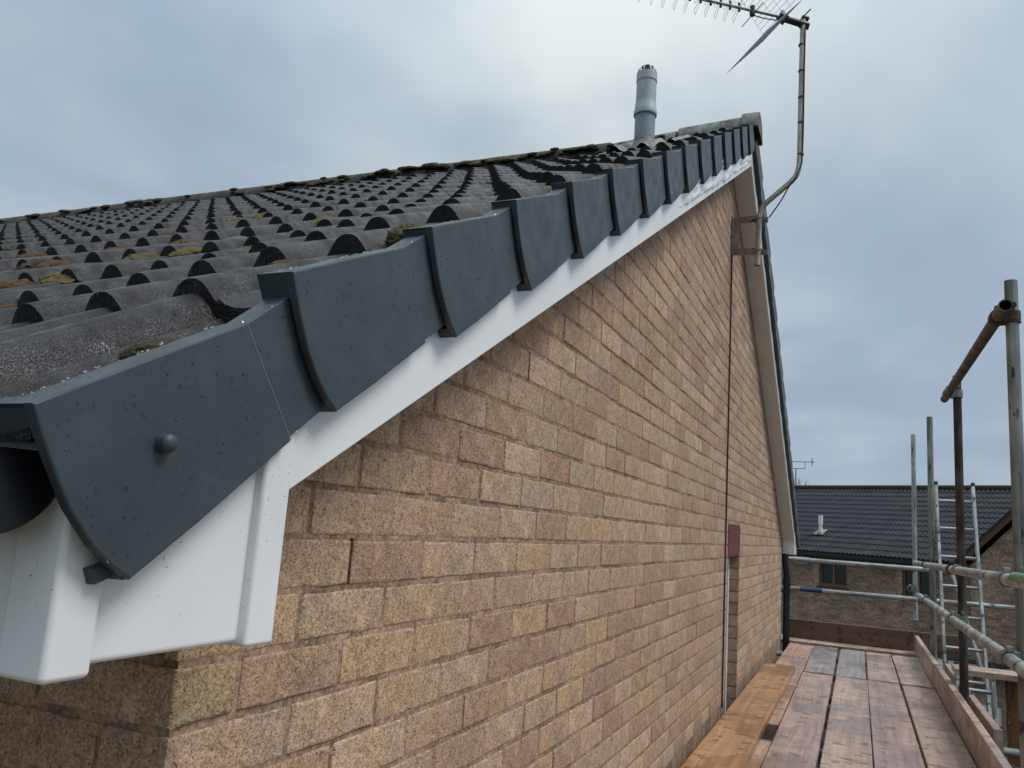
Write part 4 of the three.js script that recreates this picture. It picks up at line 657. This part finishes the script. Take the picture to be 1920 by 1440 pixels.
// ---------------------------------------------------------------- moss on the tiles
const mossGeos = [...Array(6)].map((_, i) => { let g = new THREE.IcosahedronGeometry(1, 11); const p = g.attributes.position; for (let k = 0; k < p.count; k++) { const x = p.getX(k), y = p.getY(k), z = p.getZ(k); const n = fbm(x * 2.2 + 7 * i + 40, z * 2.2 + y * 1.7 + 40, 3 + i, 3), f = vnoise(x * 13 + y * 9 + 90, z * 13 - y * 7 + 90, 9 + i), f2 = vnoise(x * 27 + y * 17 + 190, z * 27 - y * 19 + 190, 19 + i); const s = 0.62 + n * 0.55 + f * 0.26 + f2 * 0.20; p.setXYZ(k, x * s, y * s, z * s); } g = mergeVertices(g); g.deleteAttribute('uv'); g.deleteAttribute('normal'); g.computeVertexNormals(); return clean(g); });
{
  const kinds = { Y: [M.mossY, 'cushion of yellow-green moss growing in a tile channel'], G: [M.mossG, 'plump cushion of olive green moss on the tiles'], O: [M.mossO, 'rusty orange tuft of moss growing on the tiles'], D: [M.mossD, 'dark brown tuft of moss between the tile rolls'], L: [M.lichen, 'pale grey lichen-crusted tuft of moss on the tiles'] };
  const hit = (px, py, h) => { const d = pixelDir(px, py); const o = v3(0.723, 0, 0); let X = -0.5, q; for (let i = 0; i < 12; i++) { const hh = h + kick(X); const n = v3(0, CS, SN), p = v3(...SH(0, 0, hh)); const t = p.sub(o).dot(n) / d.dot(n); q = o.clone().addScaledVector(d, t); X = lerp(X, clamp(q.x, -9, 0.14), 0.6); } return q; };
  const r = rng(12);
  const put = (q, size, k, flat = 0.55, where) => { const [m, l0] = kinds[k], l = where ? l0.replace(/ (on the tiles|growing on the tiles|growing in a tile channel|between the tile rolls)$/, '') + where : l0; const o = shadow(new THREE.Mesh(mossGeos[Math.floor(r() * 6)], m)); o.name = numbered('moss_clump'); o.position.set(q.x, q.y + H, q.z); o.rotation.set(TH, r() * 6, 0, 'XYZ'); o.scale.set(size * 0.62, size * 0.5 * flat * 0.8, size * 0.62 * (0.8 + 0.6 * r())); o.userData = { label: l, category: 'moss', group: l }; scene.add(o); return o; };
  const near = [[18, 543, 45, 'O'], [8, 583, 30, 'O'], [117, 526, 48, 'Y'], [190, 534, 28, 'L'], [107, 549, 34, 'L'], [67, 560, 35, 'D'], [15, 566, 25, 'L'], [75, 503, 55, 'D'], [98, 504, 40, 'O'], [45, 487, 30, 'O'], [66, 484, 25, 'O'], [263, 489, 40, 'Y'], [238, 498, 38, 'L'], [222, 475, 40, 'O'], [13, 622, 26, 'L'], [350, 478, 40, 'Y'], [357, 483, 18, 'L'], [462, 476, 42, 'G'], [433, 489, 36, 'Y'], [337, 424, 20, 'O'], [500, 409, 34, 'Y'], [437, 420, 36, 'Y'], [388, 436, 20, 'O'], [610, 421, 44, 'Y'], [440, 453, 36, 'L'], [325, 469, 20, 'L'], [345, 464, 44, 'O'], [320, 446, 30, 'O'], [533, 499, 38, 'O'], [685, 408, 26, 'Y'], [705, 405, 14, 'L'], [779, 411, 22, 'O'], [710, 375, 26, 'Y'], [641, 383, 14, 'Y'], [1010, 361, 26, 'Y'], [918, 344, 12, 'Y'], [847, 351, 28, 'L'], [872, 356, 18, 'L'], [805, 353, 16, 'L'], [957, 348, 12, 'L'], [150, 455, 22, 'L'], [270, 440, 18, 'L'], [560, 395, 20, 'D'], [30, 470, 26, 'D']];
  for (const [px, py, w, k] of near) { const q = hit(px, py, -0.030); if (q.z < -4.6 || q.z > -0.3) continue; const dist = q.clone().sub(v3(0.723, 0, 0)).length(); put(q, clamp(w * dist / 1514.7 * 1.05, 0.012, 0.09), k, k === 'L' ? 0.45 : 0.6); }
  put(v3(...SH(0.072, GA + 0.065, -0.024)), 0.062, 'G', 0.85).userData = { label: 'plump olive green moss cushion on the tile beside the third verge cap', category: 'moss' };
  put(v3(...SH(0.062, -0.135, -0.052)), 0.040, 'D', 0.7).userData = { label: 'dark moss tuft on the eaves tile beside the first verge cap', category: 'moss' };
  put(v3(...SH(0.03, GA * 0.62, -0.045)), 0.035, 'O', 0.4);
  // clumps along the ridge
  for (let i = 0; i < 78; i++) { const x = -0.42 - i * 0.041 - (r() - 0.5) * 0.04; if (r() < 0.12) continue; const sz = 0.035 + r() * r() * 0.06; put(v3(x, 2.556 - 0.055 - r() * 0.05, ZR + 0.105 + r() * 0.03), sz, r() < 0.6 ? 'G' : r() < 0.75 ? 'D' : 'Y', 0.6, ' lodged against the foot of a ridge tile'); }
  for (let i = 0; i < 26; i++) { const x = -3.5 - r() * 4; put(v3(x, 2.50 - r() * 0.04, ZR + 0.105 + r() * 0.04), 0.03 + r() * 0.035, r() < 0.5 ? 'L' : 'G', 0.6, ' lodged against the foot of a ridge tile'); }
  // more tufts in the channels at the tile ends
  for (let i = 0; i < 70; i++) { const k = 3 + Math.floor(r() * 10), c = Math.floor(r() * (4 + k * 2.6)), x = crestX - 0.075 - c * 0.15; put(v3(...SH(x, k * GA + (r() < 0.5 ? -0.02 - r() * 0.05 : 0.05 + r() * 0.2), -0.034 + kick(x))), 0.03 + r() * 0.04, 'YOLDGL'[Math.floor(r() * 6)], 0.55); }
}
// ---------------------------------------------------------------- rain drops standing on the verge caps and tiles
{
  scene.updateMatrixWorld(true);
  const r = rng(99), g = new THREE.SphereGeometry(1, 10, 6), mats = []; const q = new THREE.Quaternion(), m4 = new THREE.Matrix4(), s3 = v3(1, 1, 1);
  caps.forEach((c, i) => { const n = i < 4 ? 170 : i < 8 ? 60 : 20; for (let k = 0; k < n; k++) { const s = 0.008 + r() * 0.30, h = -0.012 - r() * 0.145; const size = (r() < 0.12 ? 0.0021 : 0.0009 + r() * 0.0006) * (i < 2 ? 0.9 : 1); const x = s > 0.25 ? -0.0034 : -0.0002; const p = v3(x, h, -s).applyMatrix4(c.matrixWorld); m4.compose(p, c.getWorldQuaternion(q), s3.set(size * 0.55, size * (1 + r() * 0.5), size)); mats.push(m4.clone()); }
    const e = i < 3 ? 150 : 40; for (let k = 0; k < e; k++) { const s = r() * 0.25, size = 0.0008 + r() * 0.0011; const p = v3(-0.002 - r() * 0.045, -0.0006 - s * 0.066, -s).applyMatrix4(c.matrixWorld); m4.compose(p, c.getWorldQuaternion(q), s3.set(size, size * 0.7, size)); mats.push(m4.clone()); } });
  const im = new THREE.InstancedMesh(g, M.drop, mats.length); mats.forEach((m, i) => im.setMatrixAt(i, m)); im.name = 'rain_drops'; im.userData = { label: 'tiny beads of rain water standing on the grey verge caps', category: 'water drops', kind: 'stuff' }; scene.add(shadow(im));
}
renderer.render(scene, camera);
